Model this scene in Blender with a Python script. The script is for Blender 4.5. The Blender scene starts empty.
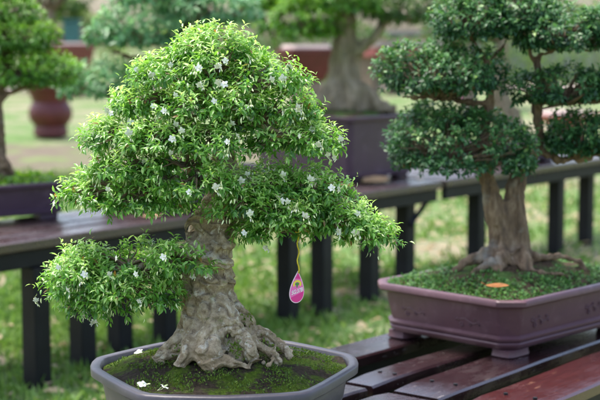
import bpy, math, random
import numpy as np
from mathutils import noise, Vector

SEED = 7
random.seed(SEED)
R = np.random.default_rng(SEED)
sc = bpy.context.scene
col = sc.collection

# ------------------------------------------------------------------ camera maths
CAM = np.array([0.0, 0.0, 1.55])
F = 85.0 / 36.0 * 600.0
PITCH = math.radians(6.32)
_fw = np.array([0, math.cos(PITCH), -math.sin(PITCH)])
_up = np.array([0, math.sin(PITCH), math.cos(PITCH)])

def ray(px, py):
    return np.array([1.0, 0, 0]) * (px - 300) / F + _fw + _up * (200 - py) / F

def P(px, py, d):
    """world point seen at photo pixel (px,py) at distance d along Y"""
    r = ray(px, py)
    return CAM + r * (d / r[1])

def PZ(px, py, z):
    r = ray(px, py)
    return CAM + r * ((z - CAM[2]) / r[2])

ANG = math.radians(51.7)                       # direction the boards and benches run in
U = np.array([math.cos(ANG), math.sin(ANG), 0.0])
V = np.array([math.sin(ANG), -math.cos(ANG), 0.0])   # towards the camera
Z = np.array([0, 0, 1.0])

# ------------------------------------------------------------------ object helpers
ORG = {}

def thing(name, label, cat, loc, group=None):
    o = bpy.data.objects.new(name, None)
    col.objects.link(o)
    o.empty_display_size = 0.1
    o.location = tuple(loc)
    o['label'] = label
    o['category'] = cat
    if group:
        o['group'] = group
    ORG[o.name] = np.array(loc, float)
    return o

def tag(o, label, cat, group=None):
    o['label'] = label
    o['category'] = cat
    if group:
        o['group'] = group
    return o

class MB:
    def __init__(s):
        s.v = []
        s.f = []
        s.n = 0
        s.tone = []
        s.has_tone = False
    def add(s, verts, faces, tone=None):
        verts = np.asarray(verts, float).reshape(-1, 3)
        s.v.append(verts)
        n = s.n
        s.f.extend([tuple(i + n for i in f) for f in faces])
        s.n += len(verts)
        if tone is None:
            s.tone.append(np.zeros(len(verts)))
        else:
            s.has_tone = True
            s.tone.append(np.broadcast_to(np.asarray(tone, float), (len(verts),)))
    def loft(s, rings, cap0=True, cap1=True, closed=True):
        n = len(rings[0])
        vs = np.concatenate([np.asarray(r, float) for r in rings])
        fs = []
        for i in range(len(rings) - 1):
            for j in range(n if closed else n - 1):
                k = (j + 1) % n
                fs.append((i * n + j, i * n + k, (i + 1) * n + k, (i + 1) * n + j))
        if cap0:
            fs.append(tuple(reversed(range(n))))
        if cap1:
            fs.append(tuple(range((len(rings) - 1) * n, len(rings) * n)))
        s.add(vs, fs)
    def tube(s, pts, rad, seg=8, cap=True):
        pts = [np.asarray(p, float) for p in pts]
        if np.isscalar(rad):
            rad = [rad] * len(pts)
        rings = []
        prev = None
        for i, p in enumerate(pts):
            a = pts[max(i - 1, 0)]
            b = pts[min(i + 1, len(pts) - 1)]
            t = b - a
            t = t / (np.linalg.norm(t) + 1e-9)
            if prev is None:
                ref = np.array([0, 0, 1.0]) if abs(t[2]) < .9 else np.array([1.0, 0, 0])
            else:
                ref = prev
            x = ref - t * np.dot(ref, t)
            x /= np.linalg.norm(x) + 1e-9
            prev = x
            y = np.cross(t, x)
            rings.append([p + rad[i] * (math.cos(2 * math.pi * k / seg) * x + math.sin(2 * math.pi * k / seg) * y) for k in range(seg)])
        s.loft(rings, cap, cap)
    def box(s, c, ax, ay, az, hx, hy, hz, bev=0.0):
        c = np.asarray(c, float)
        def ring(ix, iy, z):
            pts = []
            b = min(bev, hx * .5, hy * .5)
            for sx, sy in ((1, 1), (-1, 1), (-1, -1), (1, -1)):
                if b > 0:
                    q = [(sx * (ix), sy * (iy - b)), (sx * (ix - b), sy * (iy))]
                    if sx * sy < 0:
                        q.reverse()
                    pts += q
                else:
                    pts.append((sx * ix, sy * iy))
            return [c + ax * x + ay * y + az * z for x, y in pts]
        if bev > 0:
            s.loft([ring(hx - bev, hy - bev, -hz), ring(hx, hy, -hz + bev), ring(hx, hy, hz - bev), ring(hx - bev, hy - bev, hz)])
        else:
            s.loft([ring(hx, hy, -hz), ring(hx, hy, hz)])
    def ball(s, c, rx, ry, rz, nu=10, nv=7, jit=0.0):
        c = np.asarray(c, float)
        vs = [c + (0, 0, rz)]
        for i in range(1, nv):
            th = math.pi * i / nv
            for j in range(nu):
                ph = 2 * math.pi * j / nu
                k = 1 + random.uniform(-jit, jit)
                vs.append(c + k * np.array([rx * math.sin(th) * math.cos(ph), ry * math.sin(th) * math.sin(ph), rz * math.cos(th)]))
        vs.append(c - (0, 0, rz))
        fs = []
        for j in range(nu):
            fs.append((0, 1 + j, 1 + (j + 1) % nu))
        for i in range(nv - 2):
            for j in range(nu):
                a = 1 + i * nu + j
                b = 1 + i * nu + (j + 1) % nu
                fs.append((a, a + nu, b + nu, b))
        last = len(vs) - 1
        o = 1 + (nv - 2) * nu
        for j in range(nu):
            fs.append((o + j, last, o + (j + 1) % nu))
        s.add(vs, fs)
    def build(s, name, mat, parent=None, origin=None, smooth=True, sharp=None):
        org = np.zeros(3)
        if parent is not None:
            org = ORG[parent.name]
        elif origin is not None:
            org = np.asarray(origin, float)
        vs = np.concatenate(s.v) - org
        me = bpy.data.meshes.new(name)
        me.from_pydata(vs.tolist(), [], s.f)
        me.update()
        if smooth:
            me.polygons.foreach_set('use_smooth', [True] * len(me.polygons))
            if sharp:
                me.set_sharp_from_angle(angle=math.radians(sharp))
        if s.has_tone:
            a = me.attributes.new('tone', 'FLOAT', 'POINT')
            a.data.foreach_set('value', np.concatenate(s.tone).astype(np.float32))
        me.materials.append(mat)
        return link(name, me, parent, origin)

def link(name, me, parent=None, origin=None):
    o = bpy.data.objects.new(name, me)
    col.objects.link(o)
    if parent is not None:
        o.parent = parent
        ORG[o.name] = ORG[parent.name]
    elif origin is not None:
        o.location = tuple(origin)
        ORG[o.name] = np.asarray(origin, float)
    else:
        ORG[o.name] = np.zeros(3)
    return o

def struct(name, mb, mat, **k):
    o = mb.build(name, mat, **k)
    o['kind'] = 'structure'
    return o

# ------------------------------------------------------------------ materials
class NT:
    def __init__(s, name):
        s.m = bpy.data.materials.new(name)
        s.m.use_nodes = True
        s.t = s.m.node_tree
        s.n = s.t.nodes
        s.b = s.n['Principled BSDF']
        s.out = s.n['Material Output']
        s.tc = s.n.new('ShaderNodeTexCoord')
    def L(s, a, b):
        s.t.links.new(a, b)
    def noise(s, scale, detail=4, rough=.55, src='Object', stretch=None, dist=0.0):
        x = s.n.new('ShaderNodeTexNoise')
        x.inputs['Scale'].default_value = scale
        x.inputs['Detail'].default_value = detail
        x.inputs['Roughness'].default_value = rough
        x.inputs['Distortion'].default_value = dist
        if stretch is not None:
            mp = s.n.new('ShaderNodeMapping')
            mp.inputs['Scale'].default_value = stretch[:3]
            if len(stretch) > 3:
                r = s.n.new('ShaderNodeMapping')
                r.inputs['Rotation'].default_value = (0, 0, stretch[3])
                s.L(s.tc.outputs[src], r.inputs['Vector'])
                s.L(r.outputs[0], mp.inputs['Vector'])
            else:
                s.L(s.tc.outputs[src], mp.inputs['Vector'])
            s.L(mp.outputs[0], x.inputs['Vector'])
        else:
            s.L(s.tc.outputs[src], x.inputs['Vector'])
        return x.outputs['Fac']
    def ramp(s, src, stops, interp='LINEAR'):
        r = s.n.new('ShaderNodeValToRGB')
        r.color_ramp.interpolation = interp
        e = r.color_ramp.elements
        while len(e) < len(stops):
            e.new(0.5)
        for i, (p, c) in enumerate(stops):
            e[i].position = p
            if np.isscalar(c):
                c = (c, c, c)
            e[i].color = (*c, 1)
        s.L(src, r.inputs['Fac'])
        return r.outputs['Color']
    def mix(s, fac, a, b, mode='MIX'):
        m = s.n.new('ShaderNodeMix')
        m.data_type = 'RGBA'
        m.blend_type = mode
        for sock, v in ((m.inputs[0], fac), (m.inputs[6], a), (m.inputs[7], b)):
            if hasattr(v, 'links') or hasattr(v, 'is_output'):
                s.L(v, sock)
            elif np.isscalar(v):
                sock.default_value = v
            else:
                sock.default_value = (*v, 1)
        return m.outputs[2]
    def bump(s, src, strength=.3, dist=.01):
        b = s.n.new('ShaderNodeBump')
        b.inputs['Strength'].default_value = strength
        b.inputs['Distance'].default_value = dist
        s.L(src, b.inputs['Height'])
        s.L(b.outputs[0], s.b.inputs['Normal'])
    def set(s, color=None, rough=None, spec=None, **k):
        for key, v in (('Base Color', color), ('Roughness', rough), ('Specular IOR Level', spec)):
            if v is None:
                continue
            if hasattr(v, 'is_output'):
                s.L(v, s.b.inputs[key])
            elif np.isscalar(v):
                s.b.inputs[key].default_value = v
            else:
                s.b.inputs[key].default_value = (*v, 1)
        return s

def leaf_mat(name, stops, rough=.4, spec=.5, trans=.35, tcol=None):
    """leaves: colour by a tone value stored per leaf, some light passing through the blade"""
    t = NT(name)
    a = t.n.new('ShaderNodeAttribute')
    a.attribute_name = 'tone'
    c = t.ramp(a.outputs['Fac'], stops)
    t.set(c, rough, spec)
    tr = t.n.new('ShaderNodeBsdfTranslucent')
    hsv = t.n.new('ShaderNodeHueSaturation')
    hsv.inputs['Hue'].default_value = .485
    hsv.inputs['Saturation'].default_value = 1.1
    hsv.inputs['Value'].default_value = 1.5
    t.L(c, hsv.inputs['Color'])
    t.L(hsv.outputs[0], tr.inputs['Color'])
    mx = t.n.new('ShaderNodeMixShader')
    mx.inputs[0].default_value = trans
    t.L(t.b.outputs[0], mx.inputs[1])
    t.L(tr.outputs[0], mx.inputs[2])
    t.L(mx.outputs[0], t.out.inputs['Surface'])
    return t.m

def plain(name, c, rough=.5, spec=.5, var=.25, scale=12):
    t = NT(name)
    n = t.noise(scale, 5)
    c = np.array(c)
    t.set(t.ramp(n, [(.3, tuple(c * (1 - var))), (.7, tuple(c * (1 + var)))]), rough, spec)
    return t.m

M = {}
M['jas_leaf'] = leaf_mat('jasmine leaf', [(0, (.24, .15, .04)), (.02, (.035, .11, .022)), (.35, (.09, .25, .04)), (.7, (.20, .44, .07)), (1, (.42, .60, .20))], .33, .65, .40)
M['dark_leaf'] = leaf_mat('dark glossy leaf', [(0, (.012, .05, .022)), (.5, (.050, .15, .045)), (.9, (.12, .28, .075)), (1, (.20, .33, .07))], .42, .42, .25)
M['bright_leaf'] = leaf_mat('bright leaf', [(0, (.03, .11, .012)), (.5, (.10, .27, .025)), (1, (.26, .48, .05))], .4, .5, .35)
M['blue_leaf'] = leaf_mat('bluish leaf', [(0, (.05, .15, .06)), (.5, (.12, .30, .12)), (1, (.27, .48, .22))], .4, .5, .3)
M['far_leaf'] = leaf_mat('far leaf', [(0, (.03, .07, .016)), (.5, (.06, .14, .03)), (1, (.12, .22, .04))], .5, .4, .3)
M['pale_leaf'] = leaf_mat('pale hedge leaf', [(0, (.07, .14, .03)), (.5, (.12, .23, .045)), (1, (.2, .32, .07))], .5, .4, .3)
M['grass'] = leaf_mat('grass blade', [(0, (.06, .13, .025)), (.5, (.13, .25, .055)), (.9, (.24, .36, .11)), (1, (.40, .33, .20))], .5, .3, .35)
M['moss_leaf'] = leaf_mat('moss sprig', [(0, (.035, .06, .012)), (.5, (.07, .14, .015)), (1, (.16, .25, .03))], .6, .3, .2)
M['cover_leaf'] = leaf_mat('ground cover leaf', [(0, (.03, .10, .025)), (.5, (.08, .20, .05)), (1, (.18, .34, .09))], .5, .3, .25)

t = NT('grey bonsai bark')
n1 = t.noise(9, 6, .6); n2 = t.noise(60, 5, .65); n3 = t.noise(22, 4, .6, stretch=(1, 1, 2.2))
c = t.ramp(n2, [(.28, (.14, .095, .052)), (.52, (.44, .355, .245)), (.75, (.66, .575, .44))])
c = t.mix(t.ramp(n1, [(.42, 0.0), (.62, 1.0)]), c, t.ramp(n2, [(.3, (.15, .11, .065)), (.7, (.34, .26, .155))]))
n4 = t.noise(34, 5, .7, dist=.6); n5 = t.noise(150, 3, .7)
c = t.mix(t.ramp(n4, [(.55, 0.0), (.63, .75)]), c, (.58, .53, .43))
c = t.mix(t.ramp(n5, [(.60, 0.0), (.68, .7)]), c, (.10, .08, .055))
c = t.mix(t.ramp(n3, [(.62, 0.0), (.74, .55)]), c, (.14, .17, .045))
t.set(c, .85, .25); t.bump(n2, .8, .008)
M['bark'] = t.m
t = NT('brown bonsai bark')
n1 = t.noise(7, 5, .6); n2 = t.noise(40, 5, .65, stretch=(1, 1, .35))
c = t.ramp(n2, [(.3, (.07, .046, .03)), (.55, (.19, .125, .075)), (.75, (.34, .255, .17))])
c = t.mix(t.ramp(n1, [(.56, 0.0), (.66, .8)]), c, (.27, .245, .20))
t.set(c, .8, .3); t.bump(n2, .5, .004)
M['bark_brown'] = t.m
t = NT('mossy pale bark')
n1 = t.noise(3, 5, .6); n2 = t.noise(14, 5, .65, stretch=(1, 1, .25))
c = t.ramp(n2, [(.3, (.13, .10, .06)), (.55, (.26, .21, .14)), (.75, (.40, .33, .24))])
c = t.mix(t.ramp(n1, [(.5, 0.0), (.7, .6)]), c, (.2, .22, .09))
t.set(c, .85, .2)
M['bark_pale'] = t.m
M['twig'] = plain('twig', (.17, .12, .075), .8, .3, .4, 40)
M['far_bark'] = plain('far bark', (.20, .15, .11), .85, .2, .35, 6)

def pot_mat(name, c, rough, spec=.45):
    t = NT(name)
    n1 = t.noise(5, 6, .6); n2 = t.noise(70, 4, .6)
    c = np.array(c)
    k = t.ramp(n1, [(.3, tuple(c * .8)), (.7, tuple(c * 1.2))])
    n3 = t.noise(16, 6, .7, dist=.5)
    k = t.mix(t.ramp(n3, [(.56, 0.0), (.70, .45)]), k, tuple(c * 1.5 + .05))
    k = t.mix(t.ramp(n3, [(.28, .5), (.40, 0.0)]), k, tuple(c * .55))
    k = t.mix(t.ramp(n2, [(.62, 0.0), (.78, .35)]), k, tuple(np.clip(c * 1.6 + .03, 0, 1)))
    t.set(k, t.ramp(n1, [(.3, rough * .85), (.7, rough * 1.2)]), spec)
    t.bump(n2, .12, .002)
    return t.m
M['pot_grey'] = pot_mat('grey violet stoneware', (.056, .050, .060), .40)
M['pot_purple'] = pot_mat('purple brown stoneware', (.098, .045, .057), .40)
M['pot_dark'] = pot_mat('dark purple stoneware', (.062, .034, .054), .42)
M['terracotta'] = pot_mat('red glazed clay', (.11, .018, .015), .45)
M['red_clay'] = pot_mat('red brown clay', (.20, .055, .045), .55)

t = NT('soil and moss')
n1 = t.noise(14, 6, .65); n2 = t.noise(120, 4, .7)
c = t.ramp(n2, [(.3, (.014, .011, .008)), (.6, (.045, .035, .024)), (.8, (.10, .08, .055))])
c = t.mix(t.ramp(n1, [(.47, 0.0), (.56, 1.0)]), c, t.ramp(n2, [(.3, (.022, .038, .005)), (.55, (.055, .09, .010)), (.8, (.11, .16, .02))]))
t.set(c, .95, .1); t.bump(n2, .8, .006)
M['soil'] = t.m
t = NT('green moss mound')
n1 = t.noise(9, 6, .65); n2 = t.noise(90, 4, .7)
c = t.ramp(n2, [(.3, (.03, .05, .015)), (.55, (.065, .12, .03)), (.8, (.13, .21, .06))])
c = t.mix(t.ramp(n1, [(.42, 0.0), (.54, 1.0)]), c, t.ramp(n2, [(.3, (.03, .02, .012)), (.7, (.10, .07, .045))]))
t.set(c, .95, .1); t.bump(n2, .8, .006)
M['moss'] = t.m

def wood_mat(name, dark, light, rough0, rough1, worn=.35, wornc=(.30, .26, .24), ang=ANG):
    t = NT(name)
    g = t.noise(6, 6, .6, stretch=(1.2, 22, 22, -ang))
    n1 = t.noise(3.5, 5, .6); n2 = t.noise(30, 5, .7, stretch=(.35, 1.6, 1.6, -ang))
    c = t.ramp(g, [(.3, dark), (.7, light)])
    c = t.mix(t.ramp(n2, [(.63, 0.0), (.72, worn)]), c, wornc)
    n3 = t.noise(26, 6, .75, stretch=(.6, 1.4, 1.4, -ang)); n4 = t.noise(120, 3, .7)
    ro = t.mix(t.ramp(n3, [(.45, 0.0), (.55, 1.0)]), t.ramp(n1, [(.35, rough0), (.68, rough1)]), t.ramp(n1, [(.35, rough0 * .55), (.68, rough1 * .7)]))
    c = t.mix(t.ramp(n4, [(.66, 0.0), (.74, .5)]), c, wornc)
    t.set(c, ro, 1.0)
    bm = t.mix(.5, g, n3)
    t.bump(bm, .35, .003)
    return t.m
M['slat'] = wood_mat('dark lacquered slat', (.012, .005, .006), (.028, .011, .013), .16, .42, .5)
M['slat_red'] = wood_mat('red lacquered slat', (.032, .006, .006), (.062, .013, .012), .16, .40, .4, (.36, .17, .10))
M['plank'] = wood_mat('bench plank', (.028, .014, .015), (.052, .027, .027), .28, .5, .4, (.26, .2, .18))
M['leg'] = plain('black painted leg', (.006, .006, .008), .55, .3, .5, 8)

t = NT('white petal'); t.set((.74, .75, .68), .5, .3)
t.b.inputs['Subsurface Weight'].default_value = 0.0
M['petal'] = t.m
t = NT('greenish bud'); t.set((.62, .70, .36), .5, .3); M['bud'] = t.m
t = NT('pink tag card'); t.set((.83, .16, .47), .35, .5); M['tag'] = t.m
t = NT('magenta band'); t.set((.72, .03, .27), .35, .5); M['tag_dark'] = t.m
t = NT('tag edge'); t.set((.88, .66, .78), .4, .5); M['tag_edge'] = t.m
t = NT('tag yellow'); t.set((.83, .70, .05), .4, .5); M['tag_yellow'] = t.m
t = NT('tag green'); t.set((.06, .28, .06), .4, .5); M['tag_green'] = t.m
t = NT('tag white'); t.set((.85, .82, .85), .4, .5); M['tag_white'] = t.m
M['string'] = plain('yellow cord', (.62, .48, .03), .6, .3, .3, 80)
M['dead_leaf'] = plain('orange dead leaf', (.22, .085, .022), .5, .3, .3, 40)
M['tan_leaf'] = plain('tan dead leaf', (.42, .27, .14), .6, .3, .3, 20)
M['pale_stone'] = plain('pale pink paving', (.36, .29, .27), .8, .3, .2, 2)
M['wall_pale'] = plain('pale wall', (.22, .23, .20), .85, .2, .12, .6)
M['teal'] = plain('teal paint', (.05, .15, .14), .5, .4, .2, 4)
M['red_slab'] = plain('red tiled slab', (.36, .11, .10), .6, .4, .2, 5)
M['rock'] = plain('grey rock', (.30, .28, .27), .85, .3, .4, 9)

# ground
t = NT('lawn')
a = t.noise(.55, 5, .6); b = t.noise(7, 6, .7); c3 = t.noise(45, 4, .7)
g = t.ramp(b, [(.3, (.05, .105, .028)), (.5, (.095, .165, .05)), (.7, (.16, .23, .085))])
e = t.ramp(c3, [(.3, (.17, .14, .10)), (.7, (.34, .29, .22))])
w = t.mix(.35, a, b)
cc = t.mix(t.ramp(w, [(.46, 0.0), (.57, .85)]), g, e)
t.set(cc, .95, .1); t.bump(b, .6, .03)
M['lawn'] = t.m
t = NT('tan dirt path')
b = t.noise(3, 6, .7); c3 = t.noise(.9, 5, .65)
cc = t.ramp(b, [(.3, (.09, .075, .053)), (.7, (.16, .135, .10))])
cc = t.mix(t.ramp(c3, [(.5, 0.0), (.62, .75)]), cc, (.12, .19, .05))
t.set(cc, .95, .1)
M['dirt'] = t.m

# ------------------------------------------------------------------ leaves
LEAF8 = np.array([(0, 0, 0), (.30, .5, .10), (.33, 0, 0), (.30, -.5, .10), (.66, .42, .02), (.70, 0, -.06), (.66, -.42, .02), (1, 0, -.20)])
LEAF8F = [(0, 2, 1), (0, 3, 2), (1, 2, 5, 4), (2, 3, 6, 5), (4, 5, 7), (5, 6, 7)]
LEAF5 = np.array([(0, 0, 0), (.48, .5, .06), (.5, 0, -.03), (.48, -.5, .06), (1, 0, -.16)])
LEAF5F = [(0, 2, 1), (0, 3, 2), (1, 2, 4), (2, 3, 4)]

def nrm(a):
    return a / (np.linalg.norm(a, axis=-1, keepdims=True) + 1e-9)

def leaves(mb, p, d, up, L, W, tone, eight=False):
    T, FF = (LEAF8, LEAF8F) if eight else (LEAF5, LEAF5F)
    p = np.asarray(p); n = len(p)
    if n == 0:
        return
    d = nrm(d)
    s = nrm(np.cross(d, up))
    u = np.cross(s, d)
    L = np.broadcast_to(L, (n,)); W = np.broadcast_to(W, (n,))
    v = (p[:, None, :] + T[None, :, 0, None] * L[:, None, None] * d[:, None, :]
         + T[None, :, 1, None] * W[:, None, None] * s[:, None, :]
         + T[None, :, 2, None] * L[:, None, None] * u[:, None, :])
    k = len(T)
    base = mb.n
    mb.v.append(v.reshape(-1, 3))
    for i in range(n):
        o = base + i * k
        for f in FF:
            mb.f.append(tuple(o + j for j in f))
    mb.n += n * k
    mb.has_tone = True
    mb.tone.append(np.repeat(np.clip(tone, 0, 1), k))

def sprouts(c, rad, n, fl=-.35, lump=.18, shell=.62, gap=None, gscale=9.0, power=.5, sag=0.0):
    """points in the outer part of an uneven ellipsoid with a flat underside; returns points, outward directions, depth value"""
    pts = []; dirs = []; dep = []
    c = np.asarray(c, float); rad = np.asarray(rad, float)
    tries = 0
    while len(pts) < n and tries < n * 8:
        tries += 1
        v = R.normal(size=3); v /= np.linalg.norm(v)
        if v[2] < fl:
            v[2] = fl + R.uniform(-.08, .12)
        r = shell + (1 - shell) * R.random() ** power
        q = v * rad
        k = 1 + lump * noise.noise(Vector((q + c) * (1.7 / max(rad[0], .05)))) * 2 + R.normal() * .04
        p = c + q * r * k
        p[2] -= sag * rad[2] * ((v[0] * r) ** 2 + (v[1] * r) ** 2)
        if gap is not None and noise.noise(Vector(p * gscale) + Vector((3.1, 7.7, 1.3))) < gap:
            continue
        pts.append(p)
        dd = v / rad
        dirs.append(dd / np.linalg.norm(dd))
        dep.append(r)
    return np.array(pts), np.array(dirs), np.array(dep)

def shoot_leaves(mb, pts, dirs, dep, per, L, W, stem, eight, upb=.55, tone0=.15, tone1=.6, spread=.9, droop=.25):
    n = len(pts)
    if n == 0:
        return
    ax = nrm(dirs + np.array([0, 0, upb]) + R.normal(size=(n, 3)) * .35)
    ref = nrm(R.normal(size=(n, 3)))
    s = nrm(np.cross(ax, ref)); w = np.cross(s, ax)
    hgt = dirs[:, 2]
    for k in range(per):
        f = (k + .3) / per
        ang = k * 2.4 + R.uniform(-.4, .4, n)
        rd = np.cos(ang)[:, None] * s + np.sin(ang)[:, None] * w
        d = nrm(rd * spread + ax * (.35 + .55 * f) + np.array([0, 0, -droop]) + R.normal(size=(n, 3)) * .18)
        up = nrm(np.array([0, 0, 1.0]) + ax * .6 + R.normal(size=(n, 3)) * .3)
        p = pts + ax * (stem * f * R.uniform(.7, 1.2, n))[:, None]
        l = L * R.uniform(.5, 1.28, n) * (1.0 - .3 * f)
        tone = tone0 + (tone1 - tone0) * (.45 * f + .55 * np.clip(hgt * .6 + .5, 0, 1)) + R.normal(size=n) * .15 - .45 * np.clip(.8 - dep, 0, .4) / .4  # lighter up top and towards shoot ends, darker deep in the crown
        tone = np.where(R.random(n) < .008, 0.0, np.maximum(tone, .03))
        leaves(mb, p, d, up, l, l * W, tone, eight)

def pad_branches(mb, root, targets, r0):
    """thin forked twigs from a limb end to the shoots"""
    root = np.asarray(root, float)
    for q in targets:
        m1 = root + (q - root) * .35 + R.normal(size=3) * np.linalg.norm(q - root) * .07
        m2 = root + (q - root) * .7 + R.normal(size=3) * np.linalg.norm(q - root) * .06
        mb.tube([root, m1, m2, q], [r0, r0 * .75, r0 * .5, r0 * .22], 5, False)

# ------------------------------------------------------------------ knobbly trunks
def carve(name, mb, mat, parent, vox, amp, fine, stretch=1.0, seed=0.0, ridge=None, it=4, cut=.8):
    """fuse limbs and roots into one skin, then roughen it"""
    raw = mb.build('raw', mat)
    md = raw.modifiers.new('r', 'REMESH')
    md.mode = 'VOXEL'; md.voxel_size = vox
    sm = raw.modifiers.new('s', 'SMOOTH'); sm.factor = .6; sm.iterations = it
    dg = bpy.context.evaluated_depsgraph_get()
    me = bpy.data.meshes.new_from_object(raw.evaluated_get(dg))
    bpy.data.objects.remove(raw)
    n = len(me.vertices)
    co = np.empty(n * 3); me.vertices.foreach_get('co', co); co = co.reshape(-1, 3)
    no = np.empty(n * 3); me.vertices.foreach_get('normal', no); no = no.reshape(-1, 3)
    disp = np.empty(n)
    sv = Vector((seed, seed * .7, 1.0))
    for i in range(n):
        x, y, z = co[i]
        a = noise.turbulence(Vector((x, y, z * stretch)) * 16 + sv, 3, False)
        b = noise.noise(Vector((x, y, z * stretch)) * 55 + sv)
        c = noise.noise(Vector((x, y, z)) * 150)
        e = -amp * cut * max(0.0, 1 - abs(noise.noise(Vector((x, y, z * stretch)) * 24 + sv)) * 6)
        disp[i] = amp * (a - .7) + fine * b + fine * .45 * c + e
        if ridge:
            disp[i] += ridge * noise.noise(Vector((x * 40, y * 40, z * 6)))
    co = co + no * disp[:, None] - ORG[parent.name]
    me.vertices.foreach_set('co', co.ravel())
    me.polygons.foreach_set('use_smooth', [True] * len(me.polygons))
    me.update()
    me.materials.clear(); me.materials.append(mat)
    me.name = name
    return link(name, me, parent)

def smooth_path(pts, rad, n=5):
    pts = [np.asarray(p, float) for p in pts]
    out = []; ro = []
    for i in range(len(pts) - 1):
        p0 = pts[max(i - 1, 0)]; p1 = pts[i]; p2 = pts[i + 1]; p3 = pts[min(i + 2, len(pts) - 1)]
        for k in range(n):
            t = k / n
            out.append(.5 * ((2 * p1) + (-p0 + p2) * t + (2 * p0 - 5 * p1 + 4 * p2 - p3) * t * t + (-p0 + 3 * p1 - 3 * p2 + p3) * t ** 3))
            ro.append(rad[i] + (rad[i + 1] - rad[i]) * t)
    out.append(pts[-1]); ro.append(rad[-1])
    return out, ro

# ------------------------------------------------------------------ pots
def superell(a, b, n, N=72, rot=0.0):
    pts = []
    for k in range(N):
        th = 2 * math.pi * k / N
        c, s = math.cos(th), math.sin(th)
        r = (abs(c / a) ** n + abs(s / b) ** n) ** (-1 / n)
        pts.append((r * c, r * s))
    return pts

def chamf(a, b, ch, rr):
    """rectangle with cut corners, each resulting corner slightly rounded"""
    base = [(a, -(b - ch)), (a, b - ch), (a - ch, b), (-(a - ch), b), (-a, b - ch), (-a, -(b - ch)), (-(a - ch), -b), (a - ch, -b)]
    out = []
    n = len(base)
    for i in range(n):
        p = np.array(base[i]); q0 = np.array(base[i - 1]); q1 = np.array(base[(i + 1) % n])
        d0 = (q0 - p) / np.linalg.norm(q0 - p); d1 = (q1 - p) / np.linalg.norm(q1 - p)
        A = p + d0 * rr; B = p + d1 * rr
        out += [tuple(A), tuple(.25 * A + .5 * p + .25 * B), tuple(B)]
    return out

def octo(a, b):
    """rounded elongated octagon with blunt left and right points"""
    base = [(a, -.02 * b), (a, .36 * b), (.50 * a, .95 * b), (.0, b), (-.50 * a, .95 * b), (-a, .36 * b), (-a, -.02 * b), (-.58 * a, -.92 * b), (0, -b), (.58 * a, -.92 * b)]
    p = [np.array(q) for q in base]
    for it in range(2):
        o = []
        for i in range(len(p)):
            q = p[(i + 1) % len(p)]
            o += [p[i] * .88 + q * .12, p[i] * .12 + q * .88] if it == 0 else [p[i] * .75 + q * .25, p[i] * .25 + q * .75]
        p = o
    return [tuple(q) for q in p]

class Foot:
    """places a footprint curve in the world"""
    def __init__(s, c, ang):
        s.c = np.asarray(c, float)
        s.x = np.array([math.cos(ang), math.sin(ang), 0]); s.y = np.array([-math.sin(ang), math.cos(ang), 0])
    def ring(s, pts, z):
        return [s.c + s.x * a + s.y * b + Z * z for a, b in pts]
    def at(s, a, b, z):
        return s.c + s.x * a + s.y * b + Z * z

def dome(mb, F_, curve, z0, h, nr=14, rough=.008, cen=(0, 0), seed=0):
    rings = []
    for i in range(nr, -1, -1):
        f = max(i / nr, .004)
        pts = [(cen[0] * (1 - f) + a * f, cen[1] * (1 - f) + b * f) for a, b in curve]
        zz = []
        for a, b in pts:
            w = F_.at(a, b, 0)
            zz.append(z0 + h * (1 - f ** 2) ** 1.2 + rough * noise.noise(Vector((w[0] * 14, w[1] * 14, seed))) * 1.6 + rough * .6 * noise.noise(Vector((w[0] * 50, w[1] * 50, seed))))
        rings.append([F_.at(a, b, z) for (a, b), z in zip(pts, zz)])
    mb.loft(rings, False, True)

# =================================================================== SETTING
g = MB()
S = 400.0
xs = np.concatenate([[-S, -120, -50], np.linspace(-26, 26, 40), [50, 120, S]])
ys = np.concatenate([[-60, -10], np.linspace(0, 70, 60), [110, 200, S]])
vs = []
for y in ys:
    for x in xs:
        vs.append((x, y, .03 * noise.noise(Vector((x * .5, y * .5, 0))) if 2 < y < 60 else 0))
nx = len(xs)
fs = [(j * nx + i, j * nx + i + 1, (j + 1) * nx + i + 1, (j + 1) * nx + i) for j in range(len(ys) - 1) for i in range(nx - 1)]
g.add(vs, fs)
struct('ground', g, M['lawn'])

def strip(name, pts, w, z, mat):
    s = MB()
    L_ = []; R_ = []
    for i, p in enumerate(pts):
        a = np.array(pts[max(i - 1, 0)]); b = np.array(pts[min(i + 1, len(pts) - 1)])
        d = (b - a) / np.linalg.norm(b - a); n_ = np.array([-d[1], d[0]])
        ww = w * (1 + .35 * noise.noise(Vector((i * 1.3, 2, 0))))
        L_.append((*(np.array(p) + n_ * ww / 2), z)); R_.append((*(np.array(p) - n_ * ww / 2), z))
    k = len(pts)
    s.add(L_ + R_, [(i, i + k, i + k + 1, i + 1) for i in range(k - 1)])
    return struct(name, s, mat)
strip('dirt_path', [(-16 + i * 2.0, 19.5 + .9 * math.sin(i * .7)) for i in range(10)], 4.5, .045, M['dirt'])
strip('paved_path', [(-30 + i * 3.0, 47 + .2 * i) for i in range(21)], 5.0, .045, M['pale_stone'])

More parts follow.
